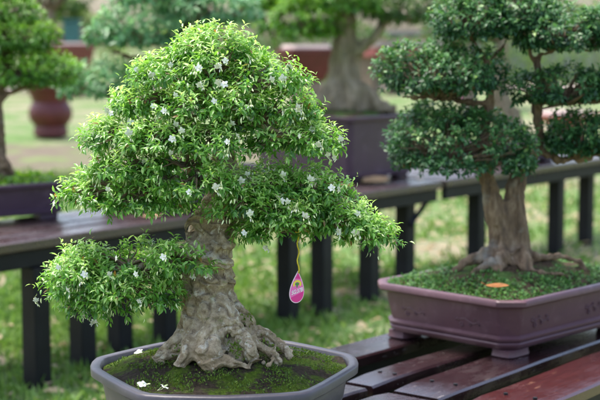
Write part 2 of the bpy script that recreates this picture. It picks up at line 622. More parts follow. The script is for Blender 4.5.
# grass
def scatter_ground(n, d0, d1, px0=-60, px1=660):
    d = np.sqrt(R.uniform(d0 ** 2, d1 ** 2, n))
    px = R.uniform(px0, px1, n)
    return np.stack([(px - 300) / F * d, d, np.zeros(n)], 1)
gr = MB()
for n, d0, d1, L0, W0 in ((24000, 4.8, 9.5, .075, .2), (14000, 9.5, 17, .09, .24), (9000, 5, 10, .055, .5)):
    p = scatter_ground(n, d0, d1)
    keep = np.array([noise.noise(Vector((q[0] * .9, q[1] * .9, 4.0))) + .5 * noise.noise(Vector((q[0] * 3, q[1] * 3, 1.0))) for q in p]) > R.uniform(-.75, .15, n) + .020 * np.clip(p[:, 0] * 10 + 4, 0, 26) - .05
    p = p[keep]; n = len(p)
    d = R.normal(size=(n, 3)) * .55; d[:, 2] = .5 + R.random(n) * .6
    up = R.normal(size=(n, 3)); up[:, 2] += .6
    l = L0 * R.uniform(.5, 1.4, n)
    tone = .42 + R.normal(size=n) * .2
    leaves(gr, p, d, up, l, l * W0, tone)
p = scatter_ground(2600, 5, 16); n = len(p)
d = R.normal(size=(n, 3)); d[:, 2] *= .15
leaves(gr, p + np.array([0, 0, .03]), d, np.array([0, 0, 1.0]) + R.normal(size=(n, 3)) * .3, R.uniform(.06, .13, n), R.uniform(.03, .06, n), np.full(n, 1.0))
go = gr.build('grass', M['grass']); go['kind'] = 'stuff'

# =================================================================== BACK BENCHES
def bench_front(px, w=0.0):
    """point on the ground under the line of the bench front, w metres behind it, seen at column px"""
    k = (px - 300) / F
    d = (7.806 + w * 1.635) / (1 - 1.294 * k)
    return np.array([k * d, d, 0.0])
BZ = .69
O_B = np.array([0, 7.806, 0.0])
UB = np.array([.6115, .7913, 0]); VB = np.array([.7913, -.6115, 0])
def ub(p):
    return float(np.dot(p - O_B, UB))
def bench(name, label, px_a, px_b, legs):
    ua = ub(bench_front(px_a)); ue = ub(bench_front(px_b))
    base = O_B + UB * (ua + ue) / 2 - VB * .3
    t = thing(name, label, 'bench', base, 'long display benches behind the bonsai')
    w0 = -.06
    for i in range(4):
        m = MB()
        wc = w0 + .075 + i * .172
        m.box(O_B + UB * (ua + ue) / 2 - VB * wc + Z * (BZ - .024 + random.uniform(-.003, .003)), UB, VB, Z, (ue - ua) / 2 + random.uniform(-.02, .02), .074, .024, .006)
        m.build('plank', M['plank'], t, sharp=35)
    m = MB()
    m.box(O_B + UB * (ua + ue) / 2 + VB * .012 + Z * (BZ - .048 - .042), UB, VB, Z, (ue - ua) / 2 - .02, .018, .040, .004)
    m.build('apron', M['leg'], t, sharp=35)
    m = MB()
    m.box(O_B + UB * (ua + ue) / 2 - VB * .52 + Z * (BZ - .048 - .042), UB, VB, Z, (ue - ua) / 2 - .02, .018, .040, .004)
    m.build('apron', M['leg'], t, sharp=35)
    for px, w in legs:
        m = MB()
        p = bench_front(px, w)
        m.box(p + Z * ((BZ - .132) / 2), UB, VB, Z, .047, .047, (BZ - .132) / 2, .005)
        m.build('leg', M['leg'], t, sharp=35)
    return t
b1 = bench('display_bench', 'dark plank bench holding the blurred pot at left edge of photo', -75, 236, [(-30, 0), (32, .0), (79, .08), (117, .16), (163, .1), (215, .3)])
b2 = bench('display_bench', 'dark plank bench under the large dark pot in the middle', 243, 436, [(288, .0), (322, .0), (370, .02), (406, .1)])
b3 = bench('display_bench', 'dark plank bench behind the right bonsai trunk', 441, 690, [(478, .03), (558, .03), (588, .12), (640, .05)])
m = MB()
pa = bench_front(411, .05)
m.tube([pa + Z * (BZ - .27), pa + UB * .2 + Z * (BZ - .13)], .022, 4)
m.build('brace', M['leg'], b2, smooth=False)

# =================================================================== NEAR SLATTED TABLES
TZ = .60
def cv(px, py):
    return float(np.dot(PZ(px, py, TZ), V))
def uv(px, py):
    return float(np.dot(PZ(px, py, TZ), U))
EDG = [(cv(342, 345), cv(358, 358)), (cv(352, 377.5), cv(372, 386)), (cv(393, 388), cv(440, 398)), (cv(467, 400), cv(467, 400) + .19)]
U0 = uv(405, 390)
def slat_table(name, label, ua, ue, mats, legs):
    cmin = min(e[0] for e in EDG); cmax = max(e[1] for e in EDG)
    base = U * (ua + ue) / 2 + V * (cmin + cmax) / 2
    t = thing(name, label, 'table', base, 'slatted display tables in front')
    for i, (c0, c1) in enumerate(EDG):
        m = MB()
        # a gently worn board: lofted along its length with slight sag and edge wear
        rings = []
        N = 26
        th = .032
        for k in range(N + 1):
            f = k / N
            e = .004 if k in (0, N) else 0
            uu = ua + (ue - ua) * f + (random.uniform(-.012, .012) * (1 if k in (0, N) else 0))
            w0 = c0 + e + .0025 * noise.noise(Vector((uu * 6, i * 3.3, 0))); w1 = c1 - e + .0025 * noise.noise(Vector((uu * 6, i * 3.3 + 9, 0)))
            zt = TZ - e + .0035 * noise.noise(Vector((uu * 2.5, i * 5.1, 2)))
            b = .006
            pr = [(w0, zt - b), (w0 + b, zt), (w1 - b, zt), (w1, zt - b), (w1, zt - th), (w0, zt - th)]
            rings.append([U * uu + V * a + Z * z for a, z in pr])
        m.loft(rings)
        sl = m.build('slat', mats[i], t, sharp=40)
        if ue > U0 + 1:
            for fr in (.27, .73):
                m = MB()
                q = U * (ua + .125 + .01 * fr) + V * (c0 + (c1 - c0) * fr) + Z * TZ
                m.loft([[q + np.array([.0062 * math.cos(a), .0062 * math.sin(a), z]) for a in np.linspace(0, 2 * math.pi, 12, endpoint=False)] for z in (-.004, .0048)])
                m.build('screw', M['leg'], sl, sharp=40)
    for (c0, c1) in EDG:  # black strips added under the slats to stand in for shade in the gaps
        m = MB()
        m.box(U * (ua + ue) / 2 + V * (c1 - .035) + Z * (TZ - .035 - .075), U, V, Z, (ue - ua) / 2 - .05, .016, .074, .003)
        m.build('gap_shade_strip', M['leg'], t, sharp=35)
    for uu in (ua + .12, ue - .12):
        m = MB()
        m.box(U * uu + V * (cmin + cmax) / 2 + Z * (TZ - .187 - .02), V, U, Z, (cmax - cmin) / 2 - .03, .022, .02, .003)
        m.build('batten', M['leg'], t, sharp=35)
        for c in (cmin + .08, cmax - .08):
            m = MB()
            m.box(U * uu + V * c + Z * ((TZ - .23) / 2), U, V, Z, .032, .032, (TZ - .23) / 2, .004)
            m.build('leg', M['leg'], t, sharp=35)
    return t
slat_table('slatted_table', 'dark lacquered slatted table carrying the purple pot at right', U0, U0 + 2.1, [M['slat'], M['slat'], M['slat'], M['slat_red']], None)
slat_table('slatted_table', 'dark slatted table under the grey pot of the flowering bonsai', U0 - 1.75, U0 - .035, [M['slat']] * 4, None)

# =================================================================== BONSAI A  (white flowering, in front)
DA = 3.3
SA = DA / F                                     # metres per pixel there
cA = P(225, 369, DA); cA[2] = TZ
A = thing('potted_bonsai', 'white flowering bonsai with pale green layered crown in an oval grey pot', 'bonsai', cA, 'potted bonsai trees')
FA = Foot(cA, math.radians(3))
RZ = P(225, 365.5, DA)[2] - TZ                    # rim height over the table
def el(k):
    return octo(.320 + k, .305 + k)
m = MB()
m.loft([FA.ring(el(-.085), .022), FA.ring(el(-.075), .024), FA.ring(el(-.058), .05), FA.ring(el(-.035), .11), FA.ring(el(-.028), RZ - .042), FA.ring(el(-.031), RZ - .034), FA.ring(el(-.031), RZ - .0245)], True, False)
m.build('pot', M['pot_grey'], A, sharp=50)
m = MB()
m.loft([FA.ring(el(-.036), RZ - .026), FA.ring(el(-.006), RZ - .025), FA.ring(el(0), RZ - .021), FA.ring(el(.001), RZ - .005), FA.ring(el(-.003), RZ - .0008), FA.ring(el(-.010), RZ),
        FA.ring(el(-.020), RZ - .0005), FA.ring(el(-.0235), RZ - .003), FA.ring(el(-.027), RZ - .04)], False, False)
m.build('rim', M['pot_grey'], A, sharp=50)
for a, b in ((.17, .12), (-.17, .12), (-.17, -.12), (.17, -.12)):
    m = MB()
    m.box(FA.at(a, b, .011), FA.x, FA.y, Z, .045, .03, .0115, .004)
    m.build('foot', M['pot_grey'], A, sharp=40)
m = MB()
dome(m, FA, octo(.292, .277), RZ - .012, .046, 20, .009, (-.03, .0), 3)
m.build('soil', M['soil'], A)

def A_(px, py, off=0.0):
    return P(px, py, DA + off)
tk = MB()
def AR_(px, py, off=0.0):
    return A_(px, py if py < 345 else 345 + (py - 345) * .74, off)
def limb(pp, rr, seg=12, mb=None, sc_=SA, fn=AR_):
    pts, rad = smooth_path([fn(*q) for q in pp], [r * sc_ for r in rr])
    (mb or tk).tube(pts, rad, seg)
limb([(214, 356, .02), (212, 332, .0), (207, 303, 0), (206, 276, 0), (208, 250, 0), (213, 228, .01), (220, 205, .02), (226, 180, .02), (223, 150, .02), (222, 118, .0), (218, 90, 0), (215, 55, 0)],
     [18, 24, 29, 30, 27, 26, 22, 17, 13, 11, 7, 3], 20)
# surface roots
limb([(220, 296, -.02), (240, 316, -.03), (260, 333, -.035), (279, 346, -.035), (293, 357, -.03)], [15, 12, 10, 8, 6], 14)
limb([(272, 342, -.04), (285, 350, -.05), (291, 364, -.055)], [7, 6.5, 5])
limb([(217, 300, -.05), (231, 318, -.085), (243, 338, -.10), (250, 354, -.115), (256, 370, -.12)], [14, 12, 10, 9, 7], 12)
limb([(240, 330, -.07), (258, 344, -.075), (272, 356, -.085), (280, 372, -.09)], [9, 7.5, 6.5, 5])
limb([(211, 300, -.05), (212, 326, -.09), (208, 347, -.115), (210, 364, -.13), (220, 378, -.14)], [17, 16, 16, 15, 12], 14)
limb([(208, 358, -.13), (226, 368, -.145), (243, 373, -.145), (252, 378, -.14)], [9, 6.5, 5, 4])
limb([(197, 302, -.03), (189, 324, -.055), (178, 345, -.06), (165, 356, -.06), (154, 368, -.06)], [16, 13, 12, 10, 7], 12)
limb([(200, 318, -.06), (192, 342, -.105), (186, 358, -.12), (178, 378, -.13)], [11, 11, 10, 8], 12)
limb([(198, 312, .03), (184, 336, .07), (168, 356, .09)], [12, 11, 8])
limb([(225, 310, .05), (252, 332, .10), (275, 352, .12)], [11, 9, 7])
limb([(214, 318, .06), (216, 340, .12), (220, 356, .2)], [15, 12, 8])
limb([(214, 328, 0), (216, 345, .0), (220, 362, .0), (222, 376, .0)], [22, 25, 29, 32], 16)
limb([(226, 338, -.05), (234, 354, -.08), (240, 372, -.09)], [12, 13, 12], 12)
limb([(196, 338, -.04), (194, 356, -.07), (192, 376, -.08)], [12, 13, 13], 12)
tk.ball(A_(221, 354, -.085), .022, .022, .022)
for q in range(60):
    px = random.uniform(178, 276); py = random.uniform(346, 368)
    tk.ball(A_(px, py, random.uniform(-.125, -.06)), *([random.uniform(2, 5) * SA] * 3), 8, 6, .12)
# burls, ring-shaped scar and rolls of bark
for px, py, off, r in ((222, 244, -.050, 13), (222, 263, -.055, 13), (197, 268, -.05, 14), (214, 282, -.058, 15), (197, 294, -.052, 13), (219, 299, -.055, 13), (190, 247, -.03, 12), (206, 258, -.06, 11), (226, 283, -.035, 11), (187, 283, -.03, 11), (207, 308, -.06, 11), (222, 224, -.045, 11)):
    tk.ball(A_(px, py, off + .001), r * SA * 1.12, r * SA * .95, r * SA * .72, 12, 8, .04)
for q in range(85):
    py = random.uniform(215, 338); hw = 27 + max(0, py - 315) * .5; dx = random.uniform(-.8, .66)
    r = random.uniform(3.2, 7.0)
    tk.ball(A_(209 + dx * hw + (3 if py < 240 else 0), py, -math.sqrt(max(0, 1 - dx * dx)) * hw * SA + r * SA * .35), r * SA * 1.15, r * SA, r * SA * random.uniform(.7, 1.3), 9, 7, .08)
ring = []
for k in range(15):
    a = 2 * math.pi * k / 14
    ring.append(A_(199 + 14 * math.cos(a), 232 + 15 * math.sin(a), -.052 + .012 * abs(math.cos(a))))
tk.tube(ring, 4.6 * SA, 8)
# main limbs into the foliage
limb([(200, 250, -.02), (178, 255, -.04), (155, 262, -.05), (120, 270, -.05), (80, 278, -.04)], [12, 9, 7, 5, 2], 8)
limb([(222, 207, 0), (245, 219, -.02), (275, 228, -.03), (310, 230, -.03), (355, 232, -.02)], [11, 8, 6.5, 5, 2], 8)
limb([(222, 120, 0), (243, 119, -.02), (262, 127, -.03), (285, 134, -.03), (320, 142, -.02)], [9, 7.5, 6, 4.5, 2], 8)
limb([(224, 175, 0), (250, 183, -.03), (290, 190, -.04), (325, 195, -.02)], [9, 7, 5, 2], 8)
limb([(222, 170, 0), (195, 175, -.04), (150, 182, -.05), (95, 186, -.04)], [9, 7, 5, 2], 8)
limb([(222, 130, 0), (190, 128, -.04), (150, 132, -.04), (115, 136, -.02)], [8, 6, 4, 2], 8)
limb([(219, 92, 0), (190, 92, -.02), (160, 88, -.03)], [6, 4, 2], 8)
limb([(219, 88, 0), (245, 88, -.02), (275, 86, -.02)], [6, 4, 2], 8)
limb([(222, 150, 0), (215, 160, .12), (205, 165, .25)], [8, 6, 3], 8)
limb([(222, 200, 0), (235, 205, .14), (250, 208, .26)], [8, 6, 3], 8)
carve('trunk', tk, M['bark'], A, .0028, .0062, .0026, 1.2, 2.0, .0050, 4, 1.3)

# crown: (px, py, depth offset, rx px, depth px, rz px, shoots, limb end)
PADS_A = [
 ((214, 48, .00), (44, 46, 20), 190, (217, 75, 0)),
 ((176, 70, -.01), (37, 38, 14), 100, (195, 85, -.02)),
 ((262, 72, -.01), (42, 40, 15), 120, (240, 88, -.02)),
 ((216, 74, -.10), (34, 26, 13), 65, (218, 88, -.02)),
 ((147, 100, -.01), (38, 38, 14), 110, (165, 96, -.03)),
 ((192, 104, -.12), (34, 24, 14), 70, (210, 100, -.02)),
 ((275, 104, -.01), (40, 38, 16), 125, (258, 122, -.03)),
 ((238, 103, -.11), (30, 24, 12), 60, (222, 108, -.02)),
 ((116, 134, -.01), (34, 36, 12), 85, (130, 134, -.04)),
 ((165, 134, -.08), (42, 32, 15), 120, (170, 132, -.04)),
 ((212, 140, -.14), (30, 20, 13), 55, (215, 135, -.04)),
 ((238, 122, -.06), (18, 20, 8), 36, (240, 122, -.02)),
 ((299, 137, -.02), (47, 36, 14), 160, (290, 134, -.03)),
 ((128, 164, -.05), (40, 36, 12), 95, (150, 165, -.05)),
 ((182, 160, -.10), (30, 26, 11), 60, (190, 165, -.05)),
 ((101, 188, -.01), (36, 38, 16), 120, (112, 185, -.05)),
 ((145, 194, -.07), (46, 38, 17), 150, (155, 184, -.05)),
 ((198, 180, -.15), (38, 20, 17), 90, (200, 172, -.04)),
 ((262, 184, -.03), (46, 42, 17), 160, (262, 188, -.04)),
 ((310, 184, -.02), (36, 34, 15), 100, (310, 192, -.04)),
 ((240, 204, -.13), (28, 18, 14), 55, (250, 192, -.03)),
 ((300, 208, -.05), (50, 40, 16), 150, (310, 228, -.03)),
 ((340, 218, -.02), (38, 34, 14), 100, (330, 231, -.03)),
 ((362, 230, -.01), (28, 28, 12), 80, (352, 232, -.02)),
 ((272, 228, -.06), (40, 24, 9), 70, (270, 226, -.03)),
 ((84, 270, -.03), (37, 40, 26), 160, (95, 274, -.04)),
 ((128, 258, -.05), (48, 40, 24), 170, (130, 268, -.05)),
 ((182, 258, -.14), (30, 14, 14), 55, (175, 256, -.05)),
 ((140, 288, -.08), (44, 28, 16), 90, (120, 272, -.05)),
 ((98, 298, -.06), (30, 22, 12), 50, (110, 275, -.04)),
 ((185, 160, .20), (55, 44, 22), 80, (205, 163, .22)),
 ((255, 205, .22), (60, 40, 22), 80, (248, 206, .22)),
 ((212, 92, .16), (56, 36, 22), 80, (218, 95, 0)),
]
ELL = []
for (c, r, n, lim) in PADS_A:
    ce = A_(*c); ra = np.array(r, float) * SA * np.array([1, 1, .80])
    ELL.append((ce, ra))
    front = c[2] < .1
    p, d, dep = sprouts(ce, ra, int(n * (1.45 if c[2] > -.1 else .95)), fl=(-.6 if c[1] > 255 else -.3), lump=.2, shell=.5, gap=-.18, gscale=15, sag=.7)
    mb = MB()
    # hanging edge: shoots at the rim of a pad droop
    rim = np.clip(1 - np.abs(d[:, 2]) * 1.4, 0, 1)
    d2 = d.copy(); d2[:, 2] -= rim * .35
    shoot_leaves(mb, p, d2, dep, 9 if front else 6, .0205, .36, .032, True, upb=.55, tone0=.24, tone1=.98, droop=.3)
    # stray shoots that break the outline
    k = R.permutation(len(p))[: len(p) // 9]
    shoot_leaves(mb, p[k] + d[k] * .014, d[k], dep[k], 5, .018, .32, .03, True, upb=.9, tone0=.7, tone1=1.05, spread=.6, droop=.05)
    fo = mb.build('foliage_pad', M['jas_leaf'], A)
    bb = MB()
    k = R.permutation(len(p))[: len(p) // 2]
    for sh in range(2):
        q = p[k] + d2[k] * .012 + R.normal(size=(len(k), 3)) * .008
        leaves(bb, q, np.array([0, -.15, -1.0]) + d[k] * .5 + R.normal(size=(len(k), 3)) * .3, R.normal(size=(len(k), 3)), R.uniform(.009, .015, len(k)), R.uniform(.0028, .0042, len(k)), R.random(len(k)), True)
    bo = bb.build('buds', M['bud'], fo); bo['kind'] = 'stuff'
    tb = MB()
    idx = R.permutation(len(p))[: max(14, len(p) // 6)]
    pad_branches(tb, A_(*lim), p[idx], 2.0 * SA)
    tb.build('twigs', M['twig'], fo)

def front_hit(px, py):
    """nearest point of the crown along the view ray"""
    r = ray(px, py); best = None
    for ce, ra in ELL:
        o = (CAM - ce) / ra; d = r / ra
        a = d @ d; b = 2 * o @ d; c = o @ o - 1.0
        q = b * b - 4 * a * c
        if q > 0:
            tt = (-b - math.sqrt(q)) / (2 * a)
            if best is None or tt < best:
                best = tt
    return None if best is None else CAM + r * best

# flowers: three shapes of a hanging white star with long buds
def flower_mesh(nf, nb, seed):
    rr = random.Random(seed)
    st = MB(); pe = MB()
    for q in range(nf):
        ax = np.array([rr.uniform(-.6, .6), -rr.uniform(.35, 1.0), rr.uniform(-.7, .35)]); ax /= np.linalg.norm(ax)
        c0 = np.array([rr.uniform(-.013, .013), -rr.uniform(.002, .012), -rr.uniform(-.004, .014)])
        s = np.cross(ax, (0, 0, 1.0)); s /= np.linalg.norm(s); u = np.cross(s, ax)
        st.tube([(0, .006, .008), c0 - ax * .008 + (0, 0, .003), c0 - ax * .001], [.0006, .0006, .0011], 4)
        for k in range(5):
            a = 2 * math.pi * k / 5 + rr.uniform(-.15, .15)
            d = math.cos(a) * s + math.sin(a) * u
            w = np.cross(ax, d)
            L_ = .0118 * rr.uniform(.85, 1.15); cup = rr.uniform(-.002, .0025)
            pts = [c0, c0 + d * L_ * .5 + w * L_ * .40 + ax * .0012, c0 + d * L_ * .92 + w * L_ * .22 - ax * cup, c0 + d * L_ * 1.05 - ax * cup * 1.5, c0 + d * L_ * .92 - w * L_ * .22 - ax * cup, c0 + d * L_ * .5 - w * L_ * .40 + ax * .0012]
            pe.add(pts, [(0, 1, 2, 3), (0, 3, 4, 5)])
        st.ball(c0 + ax * .0025, .0015, .0015, .0024, 5, 4)
    for q in range(nb):
        a = np.array([rr.uniform(-.006, .006), rr.uniform(-.006, 0), 0])
        e = a + np.array([rr.uniform(-.010, .010), rr.uniform(-.012, .0), -rr.uniform(.006, .018)])
        st.tube([(0, .006, .008), (a + e) / 2 + (0, 0, .003), e], [.0005, .0005, .0007], 4)
        v = e - a; v /= np.linalg.norm(v)
        (pe if q % 2 else st).tube([e, e + v * .0035, e + v * .0075, e + v * .010], [.0008, .0019, .0018, .0005], 6)
    nst = len(st.f); off = st.n
    st.v += pe.v; st.f += [tuple(i + off for i in f) for f in pe.f]; st.n += pe.n
    o = st.build('flower', M['bud'])
    me = o.data
    me.materials.append(M['petal'])
    for i, p in enumerate(me.polygons):
        p.material_index = 1 if i >= nst else 0
    bpy.data.objects.remove(o)
    return me
FL = [flower_mesh(1, 1, 1), flower_mesh(2, 2, 2), flower_mesh(1, 3, 3), flower_mesh(3, 1, 4), flower_mesh(0, 5, 5)]
spots = [(139, 69), (151, 72), (170, 65), (202, 67), (221, 64), (222, 82), (176, 82), (112, 106), (147, 116), (156, 104), (290, 64), (271, 79), (254, 117), (302, 106), (112, 111), (59, 201), (96, 202), (112, 205), (130, 142), (146, 157), (326, 154), (337, 155), (281, 196), (287, 200), (342, 186), (270, 243), (339, 229), (359, 210), (322, 141), (85, 312), (108, 313), (95, 316), (37, 298), (167, 253), (145, 297), (110, 272), (196, 272), (209, 271), (248, 212), (134, 120), (235, 130), (239, 135), (228, 60), (205, 82)]
kinds = [3 if i in (5, 14, 22) else (i % 3) for i in range(len(spots))]
while len(spots) < 98:
    px = random.uniform(60, 380); py = random.uniform(35, 305)
    if front_hit(px, py) is not None:
        spots.append((px, py)); kinds.append(random.choice((0, 0, 2, 2, 4)))
for (px, py), kd in zip(spots, kinds):
    h = front_hit(px, py)
    if h is None:
        h = A_(px, py, -.05)
    o = link('flower', FL[kd], A)
    o.location = tuple(h + np.array([0, -.032, 0]) - cA)
    o.rotation_euler = (0, random.uniform(-.3, .3), random.uniform(-.9, .9))
    s_ = random.uniform(.52, .78); o.scale = (s_, s_, s_)

# moss sprigs on the soil and between the roots
ms = MB()
pp = []
while len(pp) < 5200:
    a = R.uniform(-.285, .285); b = R.uniform(-.272, .272)
    if abs(a / .283) ** 2.15 + abs(b / .266) ** 2.15 > 1:
        continue
    w = FA.at(a, b, 0)
    nn = noise.noise(Vector((w[0] * 13, w[1] * 13, 5))) + .5 * noise.noise(Vector((w[0] * 40, w[1] * 40, 2)))
    if nn < R.uniform(-.25, .3):
        continue
    f = math.sqrt((a / .286) ** 2 + (b / .277) ** 2)
    z = RZ - .012 + .050 * max(0, 1 - f * f) ** 1.2 + .003
    pp.append(FA.at(a, b, z))
pp = np.array(pp); n = len(pp)
d = R.normal(size=(n, 3)); d[:, 2] = np.abs(d[:, 2]) + .5
leaves(ms, pp, d, R.normal(size=(n, 3)) + np.array([0, 0, .5]), R.uniform(.004, .009, n), R.uniform(.002, .004, n), .55 + R.normal(size=n) * .22)
# sprigs in root crotches
for px, py, off, k in ((232, 345, -.12, 60), (246, 318, -.05, 40), (276, 351, -.07, 30), (236, 352, -.13, 50), (180, 352, -.08, 40), (264, 345, -.07, 30)):
    q = A_(px, py, off) + R.normal(size=(k, 3)) * .009
    leaves(ms, q, R.normal(size=(k, 3)) + np.array([0, -.6, .8]), R.normal(size=(k, 3)) + Z, R.uniform(.006, .012, k), R.uniform(.003, .005, k), .75 + R.normal(size=k) * .15)
mo = ms.build('moss', M['moss_leaf'], A); mo['kind'] = 'stuff'

# fallen blossoms on the soil and rim
for i, (px, py, off, lab) in enumerate(((142, 353, -.02, 'white fallen blossom on the back left of the grey pot rim'), (141, 385, -.22, 'white fallen blossom at the front edge of the mossy soil'), (160, 389, -.24, 'small white fallen blossom right of another on the front soil edge'))):
    q = PZ(px, py, TZ + RZ + .006)
    o = link('fallen_blossom', FL[0], None)
    o.location = tuple(q); o.rotation_euler = (math.radians(-60), 0, i * 1.3)
    tag(o, lab, 'blossom')

# small broken bits of bark on the soil are part of the soil; tag hanging from the right limb
tp = A_(297, 287, -.09)
T = thing('price_tag', 'pink drop-shaped price tag on a yellow cord hanging from the flowering bonsai', 'tag', tp)
ta = math.radians(-14)
TX = np.array([math.cos(math.radians(22)) * math.cos(ta), math.sin(math.radians(22)), math.sin(ta) * -1 * math.cos(math.radians(22))])
TX = np.array([math.cos(math.radians(20)), math.sin(math.radians(20)), 0.0])
TZv = np.array([.06, -.05, 1.0]); TZv /= np.linalg.norm(TZv)
TN = np.cross(TX, TZv); TN /= np.linalg.norm(TN)          # faces the camera (towards -Y)
TS = DA / F
def drop(s=1.0):
    out = []
    for k in range(40):
        a = 2 * math.pi * k / 40
        y = math.cos(a); x = math.sin(a) * (math.sin(a / 2) ** 1.15)
        out.append((x * 10.2 * s, y * 16.2 * s))
    return out
def tagpt(x, y, o):
    return tp + TX * x * TS + TZv * y * TS + TN * o
m = MB()
dd = drop()
m.loft([[tagpt(x, y, -.0012) for x, y in dd], [tagpt(x, y, .0012) for x, y in dd]])
m.build('card', M['tag_edge'], T, smooth=False)
m = MB(); dd = drop(.93)
m.loft([[tagpt(x, y - .3, .0011) for x, y in dd], [tagpt(x, y - .3, .0016) for x, y in dd]])
m.build('face', M['tag'], T, smooth=False)
def band(name, pred, mat):
    ddx = [(x, y - .3) for x, y in drop(.925)]
    poly = []
    nP = len(ddx)
    for i in range(nP):
        a = ddx[i]; b = ddx[(i + 1) % nP]
        fa, fb = pred(*a), pred(*b)
        if fa >= 0:
            poly.append(a)
        if fa * fb < 0:
            tt = fa / (fa - fb)
            poly.append((a[0] + (b[0] - a[0]) * tt, a[1] + (b[1] - a[1]) * tt))
    mm = MB()
    mm.loft([[tagpt(x, y, .0015) for x, y in poly], [tagpt(x, y, .0020) for x, y in poly]])
    mm.build(name, mat, T, smooth=False)
band('top_band', lambda x, y: y - 8.5 + .15 * x, M['tag_dark'])
band('bottom_band', lambda x, y: -7.6 - y + .45 * x, M['tag_dark'])
m = MB()
pts = []
for k in range(17):
    a = math.radians(-35 + 250 * k / 16)
    pts.append((math.cos(a), math.sin(a)))
rin = [tagpt(-.3 + 2.6 * c, 3.0 + 2.4 * s, .0022) for c, s in pts]; rout = [tagpt(-.3 + 4.4 * c, 3.0 + 4.2 * s, .0022) for c, s in pts]
k = len(pts)
m.add(rin + rout, [(i, i + 1, k + i + 1, k + i) for i in range(k - 1)])
m.build('emblem', M['tag_yellow'], T, smooth=False)
m = MB()
m.loft([[tagpt(-.3 + 1.9 * math.cos(a), 3.2 + 1.6 * math.sin(a), o) for a in np.linspace(0, 2 * math.pi, 12, endpoint=False)] for o in (.0018, .0023)])
m.box(tagpt(-.3, .9, .0021), TX, TZv, TN, .6 * TS, 1.3 * TS, .0002)
m.build('emblem_tree', M['tag_green'], T, smooth=False)
cu = bpy.data.curves.new('tag_text', 'FONT'); cu.body = 'SG:37B'; cu.size = 1.0; cu.align_x = 'CENTER'; cu.align_y = 'CENTER'; cu.extrude = .02; cu.offset = .02
to = bpy.data.objects.new('tag_text', cu); col.objects.link(to)
dg = bpy.context.evaluated_depsgraph_get()
me = bpy.data.meshes.new_from_object(to.evaluated_get(dg)); bpy.data.objects.remove(to)
vv = np.array([v.co[:] for v in me.vertices])
wdt = vv[:, 0].max() - vv[:, 0].min(); hgt = vv[:, 1].max() - vv[:, 1].min()
rot = math.radians(20)
nv = []
for x, y, z in vv:
    x = x / wdt * 11.6; y = (y) / hgt * 4.4
    nv.append(tagpt(.2 + x, -4.2 + y + x * math.tan(rot) * .8, .0022 + z * .01) - tp)
me.vertices.foreach_set('co', np.array(nv).ravel()); me.update(); me.materials.clear(); me.materials.append(M['tag_white'])
link('lettering', me, T)
m = MB()
top = A_(298, 233, -.09); hole = tagpt(0, 14.2, .0025)
cord = [hole + (hole - top) * 0 + TN * .001]
for k in range(1, 13):
    f = k / 12
    cord.append(hole + (top - hole) * f + np.array([.0022 * math.sin(f * 15), .0015 * math.cos(f * 13), 0]))
cord += [A_(299, 229, -.10), A_(304, 226, -.08), A_(308, 232, -.05)]
m.tube(cord, .0016, 6)
m.build('cord', M['string'], T)
m = MB()
kpt = A_(298, 233, -.092)
m.tube([kpt + np.array([-.006, 0, .003]), kpt, kpt + np.array([.007, -.002, .006])], .0022, 6)
m.build('knot', M['string'], T)

# =================================================================== BONSAI B  (dark green, at right)
FBa = math.radians(46)
cB = np.array([.696, 4.606, TZ])
B = thing('potted_bonsai', 'dark green bonsai with twin brown trunk in a rectangular purple pot', 'bonsai', cB, 'potted bonsai trees')
FB = Foot(cB, FBa)
LB, WB = .395, .292
HB = .186
def cr(k):
    return chamf(LB + k, WB + k, .06 + k * .4, .008)
m = MB()
m.loft([FB.ring(cr(-.055), .026), FB.ring(cr(-.047), .028), FB.ring(cr(-.043), .036), FB.ring(cr(-.036), .038), FB.ring(cr(-.034), .045), FB.ring(cr(-.037), .050), FB.ring(cr(-.040), .052), FB.ring(cr(-.032), .055), FB.ring(cr(-.030), .062),
        FB.ring(cr(-.036), .067), FB.ring(cr(-.040), .070), FB.ring(cr(-.030), .115), FB.ring(cr(-.024), HB - .030), FB.ring(cr(-.018), HB - .024)], True, False)
m.build('pot', M['pot_purple'], B, sharp=32)
m = MB()
m.loft([FB.ring(cr(-.026), HB - .025), FB.ring(cr(-.006), HB - .024), FB.ring(cr(0), HB - .019), FB.ring(cr(0), HB - .006), FB.ring(cr(-.004), HB - .001), FB.ring(cr(-.010), HB), FB.ring(cr(-.022), HB - .001), FB.ring(cr(-.027), HB - .006), FB.ring(cr(-.030), HB - .06)], False, False)
m.build('rim', M['pot_purple'], B, sharp=40)
for a, b in ((1, 1), (-1, 1), (-1, -1), (1, -1)):
    m = MB()
    # cloud-shaped bracket foot: stepped arms along both sides
    cx, cy = a * (LB - .105), b * (WB - .085)
    m.loft([FB.ring([(cx + x, cy + y) for x, y in superell(.052, .036, 5, 24)], .0005), FB.ring([(cx + x, cy + y) for x, y in superell(.058, .041, 5, 24)], .006), FB.ring([(cx + x, cy + y) for x, y in superell(.055, .038, 5, 24)], .018), FB.ring([(cx + x, cy + y) for x, y in superell(.056, .039, 5, 24)], .0262)])
    m.build('foot', M['pot_purple'], B, sharp=40)
